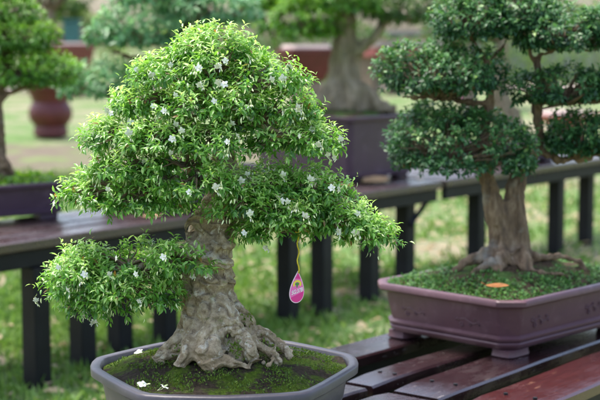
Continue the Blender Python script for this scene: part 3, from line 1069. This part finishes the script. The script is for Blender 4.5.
# raised plum-branch relief on the faces
def relief(px, py, face):
    m = MB()
    if face == 'end':
        org = lambda s, z: FB.at(-LB + .034 - z * .12 + .012, s, z)
        out = -FB.x; al = FB.y
    else:
        org = lambda s, z: FB.at(s, -WB + .034 - z * .12 + .010, z)
        out = -FB.y; al = FB.x
    s0, z0 = px, py
    sgn = -1 if face == 'end' else 1
    pts = []
    for k in range(7):
        pts.append(org(s0 + sgn * .014 * k, z0 + .008 * math.sin(k * 1.1) + .001 * k) + out * .0006)
    m.tube(pts, [.0028, .0026, .0024, .002, .002, .0018, .0015], 6)
    for k, (ds, dz, rr_) in enumerate(((-.006, .010, .009), (.012, -.010, .008), (.028, .014, .007), (.046, -.006, .006), (.066, .012, .005), (.08, -.004, .004))):
        c = org(s0 + sgn * ds, z0 + dz) + out * (.0034 - rr_ * .4)
        for j in range(5):
            a = j * 1.2566
            m.ball(c + al * rr_ * .7 * math.cos(a) + Z * rr_ * .7 * math.sin(a), rr_ * .38, rr_ * .38, rr_ * .45, 6, 5)
    m.build('relief', M['pot_purple'], B)
relief(.155, .105, 'end')
relief(-.06, .100, 'end')
relief(-.25, .105, 'side')
relief(.05, .105, 'side')

m = MB()
zc = HB - .018
cenB = FB.x * 0
tB = P(508, 262, 4.58)
lx = float(np.dot(tB - cB, FB.x)); ly = float(np.dot(tB - cB, FB.y))
dome(m, FB, [(a * .925, b * .90) for a, b in chamf(LB, WB, .06, .008)], zc, .076, 22, .014, (lx * .8, ly * .8), 9)
m.build('moss_mound', M['moss'], B)
DB = 4.58
SB = DB / F
def B_(px, py, off=0.0):
    return P(px, py, DB + off)
tk2 = MB()
def limbB(pp, rr, seg=10):
    limb(pp, rr, seg, tk2, SB, B_)
limbB([(507, 278, 0), (505, 252, 0), (499, 224, -.01), (491, 198, -.01), (486, 174, 0), (481, 150, 0), (486, 125, .01), (490, 100, .02), (488, 80, .02), (486, 60, .01)], [29, 19, 13.5, 11.5, 10, 8.5, 8, 7, 6.5, 5], 14)
limbB([(513, 272, .02), (515, 244, .01), (515, 216, .01), (515, 194, .02), (519, 174, .05), (532, 156, .07), (541, 142, .07), (538, 122, .06), (536, 104, .05), (540, 84, .04), (536, 66, .03), (530, 52, .02)], [25, 17, 13, 11.5, 10, 8, 7, 6.5, 6, 6, 5.5, 4], 14)
limbB([(500, 238, -.03), (507, 216, -.02), (506, 200, -.01)], [9, 7, 4])
limbB([(520, 262, -.03), (520, 240, -.02), (517, 222, -.01)], [10, 7, 4])
limbB([(497, 262, -.04), (497, 244, -.03), (498, 226, -.02)], [10, 7, 4])
# surface roots of B
for pp, rr in (([(500, 248, -.03), (478, 257, -.06), (458, 267, -.08), (446, 280, -.08)], [9, 7, 5, 3]),
               ([(504, 252, -.05), (490, 264, -.10), (474, 272, -.12), (466, 279, -.12)], [8, 6, 4, 2.5]),
               ([(506, 252, -.06), (500, 266, -.11), (496, 275, -.13)], [8, 6, 4]),
               ([(518, 250, -.05), (527, 262, -.09), (528, 277, -.12)], [8, 6, 4]),
               ([(520, 250, 0), (540, 258, .0), (558, 256, .02), (578, 262, .03), (587, 272, .02)], [8, 5, 4.5, 4, 2]),
               ([(512, 262, -.08), (536, 272, -.12), (565, 275, -.10), (568, 283, -.10)], [5, 3.5, 3, 2]),
               ([(510, 250, .08), (512, 262, .16), (520, 268, .22)], [10, 7, 3])):
    limbB(pp, [r * 1.15 for r in rr], 8)
# limbs of B
limbB([(483, 160, 0), (462, 160, -.02), (430, 162, -.02), (400, 166, 0)], [7, 5.5, 4, 2], 8)
limbB([(490, 104, .02), (470, 102, 0), (438, 98, -.01), (400, 97, 0)], [6, 5, 4, 2], 8)
limbB([(488, 72, .02), (480, 50, 0), (470, 38, 0), (455, 25, 0)], [5, 4, 3, 2], 8)
limbB([(488, 66, .02), (498, 52, .02), (508, 38, .02)], [5, 3.5, 2], 8)
limbB([(534, 60, .03), (548, 52, .02), (566, 46, 0), (590, 42, 0)], [5, 4, 3, 1.5], 8)
limbB([(531, 54, .02), (524, 36, .02), (518, 20, .02)], [4, 3, 1.5], 8)
limbB([(538, 100, .05), (560, 104, .03), (590, 102, .03), (615, 100, .03)], [5, 4, 3, 1.5], 8)
limbB([(541, 150, .07), (560, 160, .04), (585, 157, .03), (612, 152, .03)], [6, 5, 4, 2], 8)
carve('trunk', tk2, M['bark_brown'], B, .0048, .008, .003, .35, 5.0, .010)

PADS_B = [
 ((460, 146, 0), (76, 62, 37), 470, (450, 161, -.02)),
 ((448, 116, .10), (50, 30, 12), 70, (450, 130, .05)),
 ((440, 74, 0), (64, 54, 27), 380, (440, 98, -.01)),
 ((474, 20, 0), (36, 40, 25), 210, (466, 36, 0)),
 ((520, 14, .02), (36, 40, 22), 190, (520, 28, .02)),
 ((562, 32, 0), (46, 46, 26), 260, (560, 48, 0)),
 ((612, 30, .05), (36, 40, 24), 120, (595, 42, 0)),
 ((565, 88, .02), (48, 46, 19), 230, (562, 104, .03)),
 ((615, 86, .05), (34, 40, 18), 110, (605, 100, .03)),
 ((580, 138, .05), (40, 40, 23), 220, (582, 158, .03)),
 ((630, 132, .08), (30, 36, 22), 80, (612, 152, .03)),
]
for (c, r, n, lim) in PADS_B:
    ce = B_(*c); ra = np.array(r, float) * SB
    p, d, dep = sprouts(ce, ra, int(n * 2.3), fl=-.45, lump=.2, shell=.6, gap=-.42, gscale=11)
    mb = MB()
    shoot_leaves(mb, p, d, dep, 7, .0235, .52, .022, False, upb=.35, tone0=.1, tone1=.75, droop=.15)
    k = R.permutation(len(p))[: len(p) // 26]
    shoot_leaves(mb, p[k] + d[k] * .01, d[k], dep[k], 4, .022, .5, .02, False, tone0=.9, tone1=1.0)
    fo = mb.build('foliage_pad', M['dark_leaf'], B)
    tb = MB()
    idx = R.permutation(len(p))[: max(14, len(p) // 9)]
    pad_branches(tb, B_(*lim), p[idx], 1.8 * SB)
    tb.build('twigs', M['twig'], fo)
# ground cover
cb = MB()
pp = []
while len(pp) < 5200:
    a = R.uniform(-LB, LB) * .91; b = R.uniform(-WB, WB) * .88
    w = FB.at(a, b, 0)
    f = max(abs(a) / (LB * .925), abs(b) / (WB * .9))
    nn = noise.noise(Vector((w[0] * 11, w[1] * 11, 5))) + (f - .68) * 2.2
    if nn < R.uniform(-.3, .25):
        continue
    f2 = min(1, math.hypot((a - lx * .8) / LB, (b - ly * .8) / WB) / 1.0)
    pp.append(FB.at(a, b, zc + .076 * max(0, 1 - f ** 2) ** 1.2 + R.uniform(.0, .012)))
pp = np.array(pp); n = len(pp)
d = R.normal(size=(n, 3)); d[:, 2] = np.abs(d[:, 2]) * .6 + .2
leaves(cb, pp, d, np.array([0, 0, 1.0]) + R.normal(size=(n, 3)) * .4, R.uniform(.008, .016, n), R.uniform(.006, .010, n), .5 + R.normal(size=n) * .25)
co_ = cb.build('ground_cover', M['cover_leaf'], B); co_['kind'] = 'stuff'

# orange fallen leaf on the moss
def fallen(px, py, z, L_, ang, mat, lab):
    q = PZ(px, py, z)
    m = MB()
    ax = np.array([math.cos(ang), math.sin(ang), .05]); sd = np.array([-math.sin(ang), math.cos(ang), .12])
    rows = []
    N = 9
    vs = []; fs = []
    for k in range(N + 1):
        f = k / N
        w = L_ * .27 * math.sin(math.pi * min(1, f * .97 + .02)) ** .8
        c = q + ax * L_ * (f - .5) + Z * (.006 + L_ * .05 * (f - .5) ** 2 * 2)
        vs += [c - sd * w + Z * .10 * w, c - Z * .02 * L_ * math.sin(f * 3.1), c + sd * w + Z * .18 * w]
        if k:
            o = (k - 1) * 3
            fs += [(o, o + 1, o + 4, o + 3), (o + 1, o + 2, o + 5, o + 4)]
    m.add(vs, fs)
    m.tube([q - ax * L_ * .5 + Z * .01, q - ax * L_ * .68 + Z * .016], .0012, 5)
    o = m.build('fallen_leaf', mat, None, origin=q)
    tag(o, lab, 'leaf', 'fallen leaves')
    return o
fallen(497, 288, TZ + HB + .042, .072, math.radians(-24), M['dead_leaf'], 'orange fallen leaf lying on the moss of the purple pot')
fallen(343, 187, BZ + .006, .13, math.radians(30), M['dead_leaf'], 'orange brown fallen leaf on the bench plank beside the large dark pot')
fallen(152, 217, BZ + .006, .10, math.radians(10), M['tan_leaf'], 'tan fallen leaf on the bench just under the flowering crown')
fallen(376, 181, BZ + .012, .24, math.radians(50), M['tan_leaf'], 'long pale tan leaf sheath on the bench right of the large dark pot')

# =================================================================== BONSAI D  (thick pale trunk, middle of the back bench)
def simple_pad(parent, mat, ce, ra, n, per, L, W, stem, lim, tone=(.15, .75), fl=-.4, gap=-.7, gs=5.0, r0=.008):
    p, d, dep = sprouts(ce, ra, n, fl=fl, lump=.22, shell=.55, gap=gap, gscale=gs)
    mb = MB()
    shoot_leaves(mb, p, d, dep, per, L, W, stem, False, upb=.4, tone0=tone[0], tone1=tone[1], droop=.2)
    fo = mb.build('foliage_pad', mat, parent)
    if lim is not None:
        tb = MB()
        pad_branches(tb, lim, p[R.permutation(len(p))[:18]], r0)
        tb.build('twigs', M['twig'], fo)
    return fo

def box_pot(parent, Fo, L_, W_, H_, mat, rim=.03):
    def r_(k):
        return chamf(L_ + k, W_ + k, .03, .006)
    m = MB()
    m.loft([Fo.ring(r_(-.07), .03), Fo.ring(r_(-.045), .033), Fo.ring(r_(-.04), .055), Fo.ring(r_(-.048), .06), Fo.ring(r_(-.025), H_ - rim - .004), Fo.ring(r_(-.025), H_ - rim)], True, False)
    m.build('pot', mat, parent, sharp=35)
    m = MB()
    m.loft([Fo.ring(r_(-.03), H_ - rim), Fo.ring(r_(-.004), H_ - rim), Fo.ring(r_(0), H_ - rim + .005), Fo.ring(r_(0), H_ - .005), Fo.ring(r_(-.006), H_), Fo.ring(r_(-.03), H_ - .001), Fo.ring(r_(-.034), H_ - .06)], False, False)
    m.build('rim', mat, parent, sharp=40)
    for a, b in ((1, 1), (-1, 1), (-1, -1), (1, -1)):
        m = MB()
        m.box(Fo.at(a * (L_ - .12), b * (W_ - .10), .0155), Fo.x, Fo.y, Z, .05, .035, .0155, .004)
        m.build('foot', mat, parent, sharp=40)

dD = 8.62
nearD = P(350, 177, dD)
angD = math.radians(48)
HD = P(350, 117, dD)[2] - BZ
LD, WD = .36, .44
cD = nearD + np.array([math.cos(angD), math.sin(angD), 0]) * (LD - .04) + np.array([-math.sin(angD), math.cos(angD), 0]) * (WD - .04)
cD[2] = BZ
D = thing('potted_bonsai', 'blurred bonsai with thick pale trunk in a deep dark pot on the back bench', 'bonsai', cD, 'potted bonsai trees')
FD = Foot(cD, angD)
box_pot(D, FD, LD, WD, HD, M['pot_dark'])
m = MB(); dome(m, FD, [(a * .92, b * .91) for a, b in chamf(LD, WD, .03, .006)], HD - .03, .07, 12, .02, (0, 0), 4)
m.build('soil', M['moss'], D)
dT = cD[1]
sD = dT / F
def D_(px, py, off=0.0):
    return P(px, py, dT + off)
tk3 = MB()
def limbD(pp, rr, seg=12):
    limb(pp, rr, seg, tk3, sD, D_)
limbD([(345, 112, 0), (344, 92, 0), (344, 65, 0), (346, 35, 0), (344, 5, 0), (342, -20, 0)], [30, 21, 15, 13, 11, 8], 16)
for pp, rr in (([(335, 85, -.05), (322, 100, -.1), (312, 112, -.1)], [10, 8, 5]), ([(350, 85, -.08), (352, 102, -.14), (350, 112, -.16)], [10, 8, 5]), ([(358, 88, -.03), (376, 104, -.05), (396, 111, -.05)], [12, 10, 5]), ([(340, 88, -.08), (332, 104, -.14), (330, 112, -.16)], [9, 7, 5]),
               ([(348, 60, 0), (362, 48, -.03), (377, 33, -.03), (385, 22, 0), (402, 8, 0)], [9, 7.5, 6.5, 5.5, 4]), ([(344, 30, 0), (320, 22, 0), (295, 20, 0)], [7, 5, 3])):
    limbD(pp, rr, 10)
carve('trunk', tk3, M['bark_pale'], D, .012, .012, .006, .3, 8.0, .014)
for c, r, n in (((300, 20, -.05), (44, 44, 27), 380), ((345, -2, -.1), (40, 40, 20), 300), ((405, 8, 0), (42, 42, 20), 260), ((300, -25, 0), (45, 50, 22), 200), ((375, -30, 0), (55, 50, 20), 220), ((268, -4, .05), (34, 34, 17), 200)):
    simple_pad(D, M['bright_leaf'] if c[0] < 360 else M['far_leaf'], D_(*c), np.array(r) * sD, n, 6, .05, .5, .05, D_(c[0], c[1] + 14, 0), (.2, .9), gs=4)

# =================================================================== BONSAI E  (left edge of the photo)
dE = 6.95
angE = math.radians(40)
nE = P(67, 221, dE)
HE = P(70, 180, dE)[2] - BZ
LE, WE = .40, .20
cE = nE - np.array([math.cos(angE), math.sin(angE), 0]) * (LE - .03) + np.array([-math.sin(angE), math.cos(angE), 0]) * (WE - .05)
cE[2] = BZ
E = thing('potted_bonsai', 'bright green bonsai in a low dark rectangular pot at the left edge', 'bonsai', cE, 'potted bonsai trees')
FE = Foot(cE, angE)
box_pot(E, FE, LE, WE, HE, M['pot_dark'], .025)
m = MB(); dome(m, FE, [(a * .92, b * .90) for a, b in chamf(LE, WE, .03, .006)], HE - .02, .05, 10, .015, (0, 0), 6)
m.build('soil', M['moss'], E)
sE = dE / F
def E_(px, py, off=0.0):
    return P(px, py, dE + off)
tk4 = MB()
limb([(-6, 178, 0), (-5, 155, 0), (-3, 130, 0), (-4, 100, 0), (2, 70, 0), (4, 40, 0), (0, 10, 0)], [22, 13, 10, 9, 8, 6, 4], 12, tk4, sE, E_)
limb([(0, 100, 0), (20, 88, -.03), (45, 82, -.03), (62, 80, 0)], [6, 5, 3, 2], 8, tk4, sE, E_)
limb([(4, 55, 0), (22, 48, -.02), (38, 44, 0)], [5, 3, 2], 8, tk4, sE, E_)
limb([(-4, 155, -.02), (8, 166, -.05), (16, 177, -.05)], [8, 6, 3], 8, tk4, sE, E_)
carve('trunk', tk4, M['bark_brown'], E, .008, .012, .004, .6, 3.0)
for c, r, n in (((30, 72, 0), (48, 42, 20), 620), ((16, 38, 0), (36, 38, 16), 420), ((12, 13, .05), (28, 32, 15), 300), ((-30, 60, 0), (40, 40, 30), 200), ((-10, -15, 0), (40, 40, 20), 150)):
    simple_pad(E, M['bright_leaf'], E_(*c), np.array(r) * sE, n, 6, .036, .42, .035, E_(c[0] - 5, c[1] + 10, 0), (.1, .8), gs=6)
gc = MB()
k = 1500
ab = np.stack([R.uniform(-LE, LE, k) * .9, R.uniform(-WE, WE, k) * .86], 1)
q = np.array([FE.at(a, b, HE - .015 + .03 * (1 - (b / WE) ** 2) + .02 * noise.noise(Vector((a * 12, b * 12, 0)))) for a, b in ab])
leaves(gc, q, R.normal(size=(k, 3)) + Z, R.normal(size=(k, 3)) + Z, R.uniform(.015, .035, k), R.uniform(.008, .016, k), .7 + R.normal(size=k) * .25)
o = gc.build('ground_cover', M['bright_leaf'], E); o['kind'] = 'stuff'

# =================================================================== BONSAI F  (bluish green, behind the front crown)
dF = 8.3
cF = P(140, 160, dF); cF[2] = BZ
cF = bench_front(178, .32); cF[2] = BZ
dF = cF[1]
Fb = thing('potted_bonsai', 'bluish green blurred bonsai standing behind the flowering crown', 'bonsai', cF, 'potted bonsai trees')
FF_ = Foot(cF, math.radians(50))
HF = P(70, 156, dF)[2] - BZ
box_pot(Fb, FF_, .42, .25, .21, M['pot_dark'])
m = MB(); dome(m, FF_, [(a * .92, b * .90) for a, b in chamf(.42, .25, .03, .006)], .19, .06, 10, .015, (0, 0), 6)
m.build('soil', M['moss'], Fb)
sF = dF / F
def F_(px, py, off=0.0):
    return P(px, py, dF + off)
tk5 = MB()
limb([(182, 170, 0), (180, 140, 0), (186, 105, 0), (178, 70, 0), (184, 35, 0), (190, 0, 0), (190, -25, 0)], [20, 13, 11, 10, 8, 6, 3], 12, tk5, sF, F_)
limb([(180, 75, 0), (155, 62, -.02), (128, 56, -.02), (110, 50, 0)], [8, 7, 5, 2], 8, tk5, sF, F_)
limb([(184, 110, 0), (150, 100, -.02), (115, 92, 0)], [6, 5, 2], 8, tk5, sF, F_)
carve('trunk', tk5, M['bark_brown'], Fb, .01, .014, .005, .4, 6.0)
for c, r, n in (((150, 30, 0), (60, 52, 21), 420), ((110, 82, 0), (44, 42, 17), 260), ((210, 10, 0), (55, 50, 16), 260), ((165, -8, 0), (60, 50, 13), 240), ((235, 80, .1), (50, 45, 18), 150), ((190, -45, 0), (55, 50, 20), 150)):
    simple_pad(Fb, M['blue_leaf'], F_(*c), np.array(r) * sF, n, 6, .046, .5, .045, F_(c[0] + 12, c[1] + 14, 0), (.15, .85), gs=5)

# trunk of another bonsai seen between the dark pads
dG = 10.2
cG = bench_front(512, .30); cG[2] = BZ
dG = cG[1]; sG = dG / F
G = thing('potted_bonsai', 'blurred grey trunked bonsai half hidden behind the dark green crown', 'bonsai', cG, 'potted bonsai trees')
FG = Foot(cG, math.radians(50))
box_pot(G, FG, .36, .24, .17, M['pot_dark'])
m = MB(); dome(m, FG, [(a * .92, b * .90) for a, b in chamf(.36, .24, .03, .006)], .155, .07, 10, .015, (0, 0), 6)
m.build('soil', M['moss'], G)
tk6 = MB()
G_ = lambda px, py, off=0.0: P(px, py, dG + off)
limb([(510, 150, 0), (508, 125, 0), (503, 105, 0), (500, 85, 0), (502, 50, 0), (505, 10, 0)], [26, 18, 13, 10, 8, 4], 12, tk6, sG, G_)
carve('trunk', tk6, M['bark_pale'], G, .012, .018, .006, .4, 1.0)
for c, r, n in (((470, 30, .1), (38, 36, 14), 260), ((540, 20, .1), (42, 38, 16), 280), ((505, -12, .0), (50, 42, 16), 280)):
    simple_pad(G, M['far_leaf'], G_(*c), np.array(r) * sG, n, 6, .05, .5, .05, G_(504, c[1] + 10, 0), (.2, .8), gap=-9)
# its pink tag
q = P(458, 97, dG - .25)
m = MB()
m.loft([[q + np.array([x * 4.5 * sG / 10, o, y * 5 * sG / 16]) for x, y in drop()] for o in (-.0015, .0015)])
pt = thing('price_tag', 'small blurred pink tag hanging under the second dark pad', 'tag', q)
m.build('card', M['tag'], pt, smooth=False)
m = MB(); m.tube([q + Z * 5 * sG, q + np.array([.02, .05, .14])], .003, 5)
m.build('cord', M['string'], pt)

# =================================================================== FAR YARD
def lathe(mb, c, prof, N=36):
    mb.loft([[np.asarray(c) + np.array([r * math.cos(2 * math.pi * k / N), r * math.sin(2 * math.pi * k / N), z]) for k in range(N)] for r, z in prof], True, False)
# big red glazed pot
q = PZ(51, 137, 0.03); dq = q[1]; sq = dq / F
pot = thing('glazed_pot', 'large round red glazed pot standing on the lawn at left', 'pot', q)
m = MB()
lathe(m, q, [(x * sq, z * sq) for x, z in ((14, 0), (17, 1.5), (17, 8), (16, 11), (21, 18), (22, 25), (20, 31), (17.5, 35), (20, 42), (23, 47))])
m.build('body', M['terracotta'], pot, sharp=50)
m = MB()
lathe2 = [(x * sq, z * sq) for x, z in ((22.8, 47.1), (24.5, 48), (25, 50), (24, 51.5), (22, 51.5), (21.5, 46))]
m.loft([[q + np.array([r * math.cos(2 * math.pi * k / 36), r * math.sin(2 * math.pi * k / 36), z]) for k in range(36)] for r, z in lathe2], False, False)
m.build('rim', M['terracotta'], pot)
m = MB()
p, d, dep = sprouts(q + Z * 62 * sq, np.array([26, 26, 17]) * sq, 160, gap=None)
shoot_leaves(m, p, d, dep, 6, .12, .4, .1, False)
m.build('foliage', M['far_leaf'], pot)

def bowl_planter(px, py_top, w, h, zf, d, lab, mat, leafmat=None, n=120, leaf_h=30):
    """a planter on a block pedestal, with a small tree"""
    q = P(px, py_top, d); top = q[2]; s = d / F
    base = np.array([q[0], q[1], 0.02])
    t = thing('planter', lab, 'planter', base)
    Fo = Foot(base, math.radians(28))
    a = w * s / 2
    m = MB()
    hh = h * s
    m.loft([Fo.ring(chamf(a * .62, a * .45, a * .1, .01), top - hh), Fo.ring(chamf(a * .86, a * .62, a * .1, .01), top - hh * .5), Fo.ring(chamf(a * .95, a * .7, a * .1, .01), top - hh * .15), Fo.ring(chamf(a, a * .74, a * .1, .01), top - hh * .13), Fo.ring(chamf(a, a * .74, a * .1, .01), top), Fo.ring(chamf(a * .9, a * .65, a * .1, .01), top), Fo.ring(chamf(a * .88, a * .62, a * .1, .01), top - .06)], True, True)
    m.build('bowl', mat, t, sharp=40)
    m = MB()
    m.loft([Fo.ring(chamf(a * .87, a * .61, a * .1, .01), top - .055), Fo.ring(chamf(a * .8, a * .55, a * .1, .01), top + .05)], False, True)
    m.build('soil', M['pale_stone'], t)
    m = MB()
    m.loft([Fo.ring(chamf(a * .55, a * .4, a * .08, .01), 0), Fo.ring(chamf(a * .55, a * .4, a * .08, .01), top - hh - .005)])
    m.build('pedestal', M['far_bark'] if zf else M['red_clay'], t, sharp=40)
    if leafmat:
        m = MB(); r0 = a * .13
        m.tube([base + Z * (top - .05), base + Z * (top + leaf_h * s * .5) + np.array([a * .12, 0, 0]), base + Z * (top + leaf_h * s)], [r0, r0 * .8, r0 * .4], 8)
        m.build('trunk', M['far_bark'], t)
        for k in range(3):
            simple_pad(t, leafmat, base + Z * (top + leaf_h * s * (.55 + .35 * k)) + np.array([a * random.uniform(-.6, .6), 0, 0]), np.array([a * (1.1 - .2 * k), a * .9, a * .38]), n, 5, .13, .5, .1, None, (.2, .9), gap=-9)
    return t
bowl_planter(66, 45, 52, 30, 0, 41.0, 'wide red brown planter on a pedestal beyond the left bonsai', M['red_clay'])
bowl_planter(74, 35, 40, 10, 0, 46.0, 'farther red brown planter with a low green shrub', M['red_clay'], M['pale_leaf'], 240, 22)
bowl_planter(306, 50, 52, 32, 1, 19.0, 'dark red bowl planter behind the thick pale trunk', M['terracotta'])
bowl_planter(566, 115, 60, 9, 0, 22, 'low red tray planter seen under the right dark pads', M['red_slab'])

def slab_bench(px0, px1, py, d, h, lab, mat):
    a = P(px0, py, d); b = P(px1, py, d + 1.5)
    c = (a + b) / 2; ax = (b - a); ax[2] = 0; Lh = np.linalg.norm(ax) / 2; ax /= 2 * Lh; ay = np.array([-ax[1], ax[0], 0])
    t = thing('stone_bench', lab, 'bench', (c[0], c[1], .03))
    m = MB(); m.box((c[0], c[1], a[2] - .09), ax, ay, Z, Lh, .9, .09, .01); m.build('seat', mat, t, sharp=40)
    m = MB(); m.box((c[0], c[1], a[2] - .18 - .14), ax, ay, Z, Lh * .97, .7, .138, .01); m.build('apron', M['red_slab'], t, sharp=40)
    for s in (-.75, 0, .75):
        m = MB(); m.box(np.array([c[0], c[1], (a[2] - .46) / 2]) + ax * s * Lh, ax, ay, Z, .12, .35, (a[2] - .462) / 2, .01); m.build('leg', M['far_bark'], t, sharp=40)
slab_bench(360, 432, 41, 43, .2, 'long pink stone slab bench in the yard right of the pale trunk', M['pale_stone'])
slab_bench(376, 470, 31, 51, .2, 'higher whitish slab bench farther back in the yard', M['wall_pale'])

# teal box and pale wall far back
m = MB(); q = PZ(72, 46, 0)
q = P(72, 17, 44); q[2] = .02
t = thing('storage_box', 'small teal cabinet far behind on the left', 'cabinet', q)
m.box(q + Z * 1.1, np.array([1.0, 0, 0]), np.array([0, 1.0, 0]), Z, .24, .22, 1.1, .03); m.build('body', M['teal'], t, sharp=40)
m = MB(); m.box(q + Z * 2.24, np.array([1.0, 0, 0]), np.array([0, 1.0, 0]), Z, .29, .27, .035, .01); m.build('lid', M['teal'], t, sharp=40)
m = MB()
m.box((12, 58, .8), np.array([1.0, .05, 0]), np.array([-.05, 1.0, 0]), Z, 11, .12, .8, .02)
o = m.build('garden_wall', M['wall_pale'], None, origin=(12, 58, 0), sharp=40)
tag(o, 'pale low garden wall far behind the right bonsai', 'wall')

# hedges and trees far back
def hedge(x0, x1, y, h, lab, mat, n):
    c = np.array([(x0 + x1) / 2, y, .02])
    t = thing('hedge', lab, 'hedge', c, 'clipped hedges at the back of the garden')
    m = MB()
    k = n
    q = np.stack([R.uniform(x0, x1, k), y + R.normal(size=k) * .45, R.uniform(.05, 1, k) ** .8 * h], 1)
    q[:, 2] *= 1 + .15 * np.sin(q[:, 0] * 1.3)
    d = R.normal(size=(k, 3)); d[:, 1] -= .5; d[:, 2] += .3
    leaves(m, q, d, R.normal(size=(k, 3)) + Z, R.uniform(.15, .32, k), R.uniform(.08, .16, k), .45 + R.normal(size=k) * .25)
    m.build('foliage', mat, t)
    m = MB()
    for s in range(int((x1 - x0) / .8)):
        m.tube([(x0 + s * .8 + .3, y, 0), (x0 + s * .8 + .2, y, h * .8)], [.03, .015], 5)
    o = m.build('stems', M['far_bark'], t)
    o['kind'] = 'stuff'
hedge(-30, -2, 50, 2.3, 'bright clipped hedge far behind the left bonsai', M['pale_leaf'], 6400)
hedge(-1.7, 5, 48, 2.0, 'mid green hedge behind the flowering crown', M['far_leaf'], 2600)
hedge(5, 30, 52, 2.2, 'pale hedge before the garden wall at right', M['pale_leaf'], 5600)

def far_tree(x, y, h, w, trunk_h, lab, mat, n=420, tr=.16):
    t = thing('tree', lab, 'tree', (x, y, 0), 'trees at the back of the garden')
    m = MB()
    pts, rad = smooth_path([(x, y, -.05), (x + .05, y, trunk_h * .5), (x - .1, y, trunk_h), (x, y, trunk_h + (h - trunk_h) * .6)], [tr * 1.3, tr, tr * .8, tr * .3])
    m.tube(pts, rad, 10)
    for k in range(6):
        a = k * 1.05 + random.random()
        e = np.array([x + math.cos(a) * w * .55, y + math.sin(a) * w * .55, trunk_h + (h - trunk_h) * random.uniform(.35, .75)])
        m.tube([(x - .08, y, trunk_h * .95), (e + np.array([x, y, trunk_h])) / 2 + R.normal(size=3) * .1, e], [tr * .5, tr * .3, tr * .1], 6)
    m.build('trunk', M['far_bark'], t)
    m = MB()
    for k in range(9):
        a = R.uniform(0, 6.28); rr_ = R.uniform(.1, .62) * w
        c = np.array([x + math.cos(a) * rr_, y + math.sin(a) * rr_, trunk_h + (h - trunk_h) * R.uniform(.15, .85)])
        p, d, dep = sprouts(c, np.array([w * .45, w * .45, (h - trunk_h) * .24]), n // 9, lump=.3, gap=-.4, gscale=.9)
        shoot_leaves(m, p, d, dep, 6, .26, .45, .28, False, tone0=.1, tone1=.8)
    m.build('crown', mat, t)
TREES = [(-7.6, 44.0, 5.5, 2.4, 2.6, 'slim trunked tree rising above the red planter at left', M['far_leaf']),
         (-11.5, 50, 6.5, 3.2, 1.6, 'round tree at the far left behind the bright hedge', M['far_leaf']),
         (-3.5, 54, 6.5, 3.4, 1.4, 'broad tree far behind the bluish bonsai', M['far_leaf']),
         (1.5, 52, 6.0, 3.0, 1.8, 'broad tree far behind the top of the flowering crown', M['far_leaf']),
         (6.0, 60, 7.0, 3.6, 2.0, 'tree far behind the thick pale trunk', M['pale_leaf']),
         (11.0, 64, 7.0, 3.8, 2.2, 'pale tree beyond the garden wall behind the dark pads', M['pale_leaf']),
         (17.0, 58, 7.0, 3.6, 2.0, 'tree at the far right behind the garden wall', M['far_leaf']),
         (-19, 55, 7.0, 3.6, 1.8, 'large tree well outside the left edge behind the bright hedge', M['far_leaf']),
         (-27, 58, 7.0, 3.8, 1.8, 'large tree farthest left behind the bright hedge', M['far_leaf']),
         (26, 58, 7.0, 3.8, 1.8, 'large tree farthest right beyond the pale hedge', M['far_leaf']),
         (4.0, 34, 4.6, 1.6, 2.2, 'thin tree standing beside the whitish slab bench', M['far_leaf'])]
for tr_ in TREES:
    far_tree(*tr_)

# =================================================================== LIGHT, SKY, CAMERA
sd_ = Vector((-.28, .20, 1.0)).normalized()           # direction to the sun
el_ = math.asin(sd_.z); az = math.atan2(sd_.x, sd_.y)
w = bpy.data.worlds.new('World'); sc.world = w; w.use_nodes = True
nt = w.node_tree
bg = nt.nodes['Background']
sky = nt.nodes.new('ShaderNodeTexSky'); sky.sky_type = 'NISHITA'; sky.sun_disc = False
sky.sun_elevation = el_; sky.sun_rotation = az
sky.air_density = 1.0; sky.dust_density = 4.0; sky.ozone_density = .6; sky.altitude = 0
nt.links.new(sky.outputs[0], bg.inputs[0]); bg.inputs[1].default_value = .15
ld = bpy.data.lights.new('sun', 'SUN'); ld.energy = 1.75; ld.angle = math.radians(24); ld.color = (1, .96, .9)
lo = bpy.data.objects.new('sun', ld); col.objects.link(lo)
lo.rotation_euler = (-sd_).to_track_quat('-Z', 'Y').to_euler()

cd = bpy.data.cameras.new('camera'); cam = bpy.data.objects.new('camera', cd); col.objects.link(cam)
cam.location = tuple(CAM); cam.rotation_euler = (math.pi / 2 - PITCH, 0, 0)
cd.lens = 85; cd.sensor_width = 36; cd.clip_start = .05; cd.clip_end = 1500
cd.dof.use_dof = True; cd.dof.focus_distance = 3.22; cd.dof.aperture_fstop = 4.0; cd.dof.aperture_blades = 9
sc.camera = cam
sc.view_settings.view_transform = 'Standard'; sc.view_settings.look = 'None'
sc.view_settings.exposure = 1.62; sc.view_settings.gamma = 1
sc.view_settings.use_curve_mapping = False
try:
    sc.cycles.use_denoising = True
    sc.cycles.denoiser = 'OPENIMAGEDENOISE'
    sc.cycles.max_bounces = 8
    sc.cycles.transparent_max_bounces = 4
except Exception:
    pass
